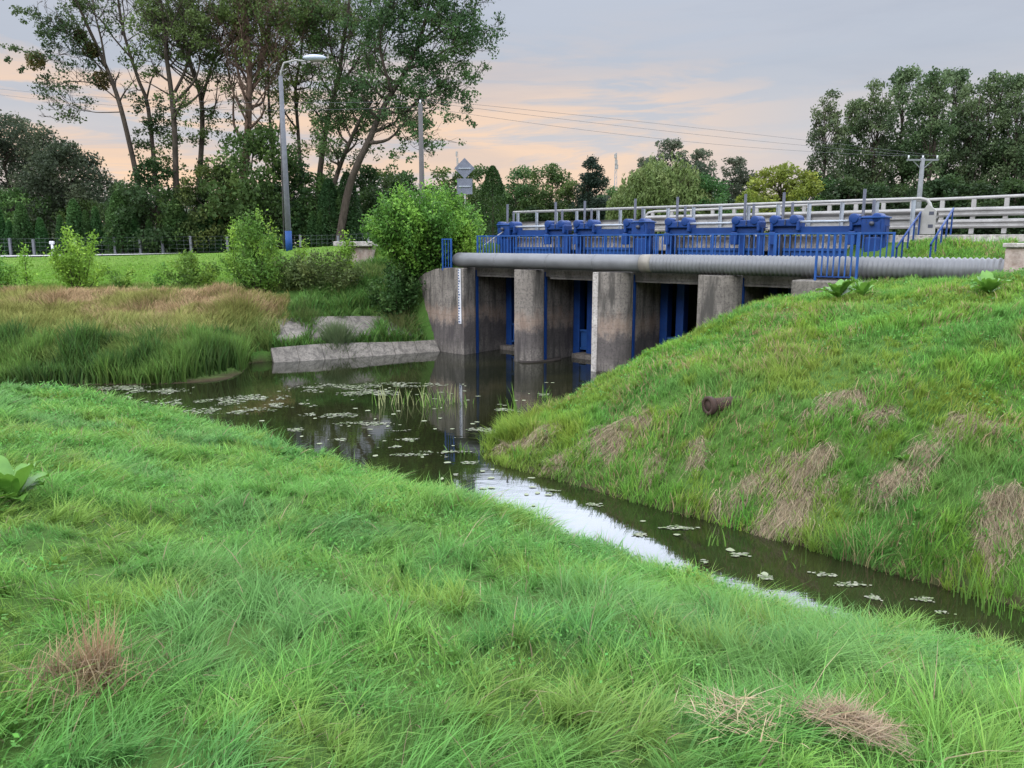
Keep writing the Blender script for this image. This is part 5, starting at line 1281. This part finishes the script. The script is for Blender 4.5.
dock('leafy weed on the mound slope near the right edge', 905, 466, 9, .2, 506)

def tuft(name, label, u, v, k, ht, sp, ca, cb, flat, cat, wd=.005):
    q = T(u, v); rg = np.random.default_rng(int(u + v)); pts = q + np.c_[rg.normal(size=(k, 2)) * sp, np.zeros(k)]; pts[:, 2] = H(pts[:, 0], pts[:, 1]) + (0 if flat < .5 else .10 + .05 * np.exp(-((pts[:, :2] - q[:2]) ** 2).sum(1) / sp ** 2) * rg.random(k)) 
    c = hsl(k, ca, .6, rg); c2 = hsl(k, cb, .6, rg)
    me = blades(name, pts - q, ht * (.35 + .75 * rg.random(k)), wd * (.6 + .8 * rg.random(k)), (rg.random((k, 2)) - .5) * (.5 + flat * 2.4), .3 + .6 * rg.random(k) + flat * .3, c, c2, M['straw'], 3, None, 1 - .72 * flat)
    return tag(link(name, me, M['straw'], None, q), label, cat)
tuft('dry_grass_tuft', 'upright tuft of dead reddish brown grass in the near left meadow', 102, 695, 190, .40, .034, (.22,.15,.085), (.38,.27,.15), .1, 'dead grass')
tuft('dry_grass_tuft', 'darker fallen dead grass at the foot of the upright brown tuft', 80, 705, 260, .28, .09, (.14,.10,.06), (.27,.2,.12), .6, 'dead grass')
tuft('straw_heap', 'small heap of pale dry straw lying in the grass at the bottom right', 848, 748, 1500, .11, .07, (.17,.125,.08), (.33,.255,.165), 1.0, 'straw', .0042)
tuft('bare_straw', 'small flat scatter of straw in the grass just left of the straw heap', 735, 745, 200, .12, .08, (.25,.18,.11), (.38,.3,.2), 1.0, 'straw', .005)
def flag(label, u, v, k, ht):
    q = T(u, v); rg = np.random.default_rng(int(u)); pts = q + np.c_[rg.normal(size=(k, 2)) * .12, np.zeros(k)]
    pts[:, 2] = H(pts[:, 0], pts[:, 1]) - .05
    c = hsl(k, (.09,.21,.03), .4, rg)
    me = blades('sedge_clump', pts - q, ht * (.5 + .6 * rg.random(k)), .016 + .008 * rg.random(k), (rg.random((k, 2)) - .5) * .9, .2 + .5 * rg.random(k), c * .8, c * 1.25, M['grass'])
    tag(link('sedge_clump', me, M['grass'], None, q), label, 'sedge')
flag('tall sedge blades at the near water edge, rightmost by the picture edge', 1006, 640, 26, .6)
flag('tall sedge blades at the near water edge below the floating mat', 880, 628, 14, .45)
flag('tall sedge blades at the near water edge, centre of the ditch', 800, 616, 10, .42)
flag('clump of sedge standing in the water below the mound at the right', 930, 575, 22, .55)
flag('bright sedge along the mound foot near the ditch bend', 740, 525, 40, .5)
flag('bright sedge along the mound foot right of the straw', 920, 570, 40, .5)
flag('bright sedge at the mound tip in the pool', 520, 462, 30, .4)

# ------------------------------------------------------------------ sky, sun, camera
wd_ = bpy.data.worlds.new('World'); SC.world = wd_; wd_.use_nodes = True; nt = wd_.node_tree; nt.nodes.clear()
def N(t, **k):
    q = nt.nodes.new('ShaderNode' + t)
    for a, b in k.items(): setattr(q, a, b)
    return q
def Mth(op, a, b=None, c=None):
    q = N('Math', operation=op)
    for i, v in enumerate((a, b, c)):
        if v is None: continue
        if hasattr(v, 'is_output'): nt.links.new(v, q.inputs[i])
        else: q.inputs[i].default_value = v
    return q.outputs[0]
def MixC(f, a, b):
    q = N('Mix', data_type='RGBA')
    for s, v in ((q.inputs[0], f), (q.inputs[6], a), (q.inputs[7], b)):
        if hasattr(v, 'is_output'): nt.links.new(v, s)
        elif np.isscalar(v): s.default_value = v
        else: s.default_value = (*v, 1)
    return q.outputs[2]
def Ramp(f, st):
    q = N('ValToRGB'); e = q.color_ramp.elements
    while len(e) < len(st): e.new(.5)
    for el, (p, c) in zip(e, st): el.position = p; el.color = (c, c, c, 1) if np.isscalar(c) else (*c, 1)
    nt.links.new(f, q.inputs[0]); return q.outputs[0]
SUN_EL, SUN_AZ = radians(38), radians(-140)   # azimuth clockwise from +Y
sky = N('TexSky', sky_type='NISHITA', sun_disc=False, sun_elevation=SUN_EL, sun_rotation=SUN_AZ)
tc = N('TexCoord'); sx = N('SeparateXYZ'); nt.links.new(tc.outputs['Generated'], sx.inputs[0])
mp = N('Mapping'); mp.inputs['Scale'].default_value = (2.2, 2.2, 15); nt.links.new(tc.outputs['Generated'], mp.inputs['Vector'])
def Nz(sc, det, rough, w=0):
    q = N('TexNoise'); q.inputs['Scale'].default_value = sc; q.inputs['Detail'].default_value = det; q.inputs['Roughness'].default_value = rough; q.inputs['Distortion'].default_value = .4
    mm = N('Mapping'); mm.inputs['Location'].default_value = (w, w*.7, w*.3); nt.links.new(mp.outputs[0], mm.inputs['Vector']); nt.links.new(mm.outputs[0], q.inputs['Vector']); return q.outputs['Fac']
el = sx.outputs[2]
elw = Mth('ADD', el, Mth('MULTIPLY', Mth('SUBTRACT', Nz(1.4, 5, .55, 3), .5), .09))
base = Ramp(elw, [(0.0, (.86,.70,.60)), (.06, (.80,.68,.63)), (.13, (.63,.62,.65)), (.2, (.53,.57,.65)), (.285, (.56,.605,.70)), (1.0, (.58,.61,.68))])
up = Ramp(el, [(.282, .1055), (.305, .65), (.34, .85), (.46, .85), (.62, .64), (1.0, .62)])
peach = Mth('MULTIPLY', Ramp(Nz(1.9, 6, .6, 0), [(.43, 0), (.54, 1)]), Ramp(elw, [(.0, .7), (.05, 1), (.155, .85), (.215, .15), (.27, 0)]))
lft = Ramp(Mth('ADD', Mth('MULTIPLY', sx.outputs[0], .9), .5), [(.05, 1), (.42, .95), (.62, .75), (.80, .12)])
peach = Mth('MULTIPLY', peach, lft)
c = MixC(peach, base, (1.06, .73, .49))
grey = Mth('MULTIPLY', Ramp(Nz(1.1, 6, .6, 9), [(.45, 0), (.65, 1)]), .30)
c = MixC(grey, c, (.42, .46, .56))
vs_ = N('VectorMath', operation='SCALE'); nt.links.new(c, vs_.inputs[0]); nt.links.new(Mth('MULTIPLY', up, 9.5), vs_.inputs[3]); c = vs_.outputs[0]
b1_ = N('Background'); b1_.inputs['Strength'].default_value = .10; nt.links.new(sky.outputs[0], b1_.inputs[0])
b2_ = N('Background'); b2_.inputs['Strength'].default_value = 1.0; nt.links.new(c, b2_.inputs[0])
mxs = N('MixShader'); mxs.inputs[0].default_value = .92; wo = N('OutputWorld')
nt.links.new(b1_.outputs[0], mxs.inputs[1]); nt.links.new(b2_.outputs[0], mxs.inputs[2]); nt.links.new(mxs.outputs[0], wo.inputs[0])

sl = bpy.data.lights.new('sun', 'SUN'); sl.energy = 1.6; sl.angle = radians(25); sl.color = (1, .95, .88)
so = bpy.data.objects.new('sun', sl); COL.objects.link(so); so.location = (-20, -20, 40)
sd = Vector((sin(SUN_AZ) * cos(SUN_EL), cos(SUN_AZ) * cos(SUN_EL), sin(SUN_EL)))
so.rotation_euler = sd.to_track_quat('Z', 'Y').to_euler()

cd = bpy.data.cameras.new('camera'); cd.lens = F / 1024 * 36; cd.sensor_width = 36; cd.clip_start = .05; cd.clip_end = 6000
co_ = bpy.data.objects.new('camera', cd); COL.objects.link(co_); co_.location = (0, 0, CAMZ); co_.rotation_euler = (pi/2 - PITCH, 0, 0)
SC.camera = co_
SC.view_settings.view_transform = 'Standard'; SC.view_settings.look = 'None'; SC.view_settings.gamma = 1; SC.view_settings.exposure = 0; SC.view_settings.use_curve_mapping = False
SC.cycles.max_bounces = 8; SC.cycles.transparent_max_bounces = 6; SC.cycles.use_denoising = True
SC.cycles.caustics_reflective = False; SC.cycles.caustics_refractive = False
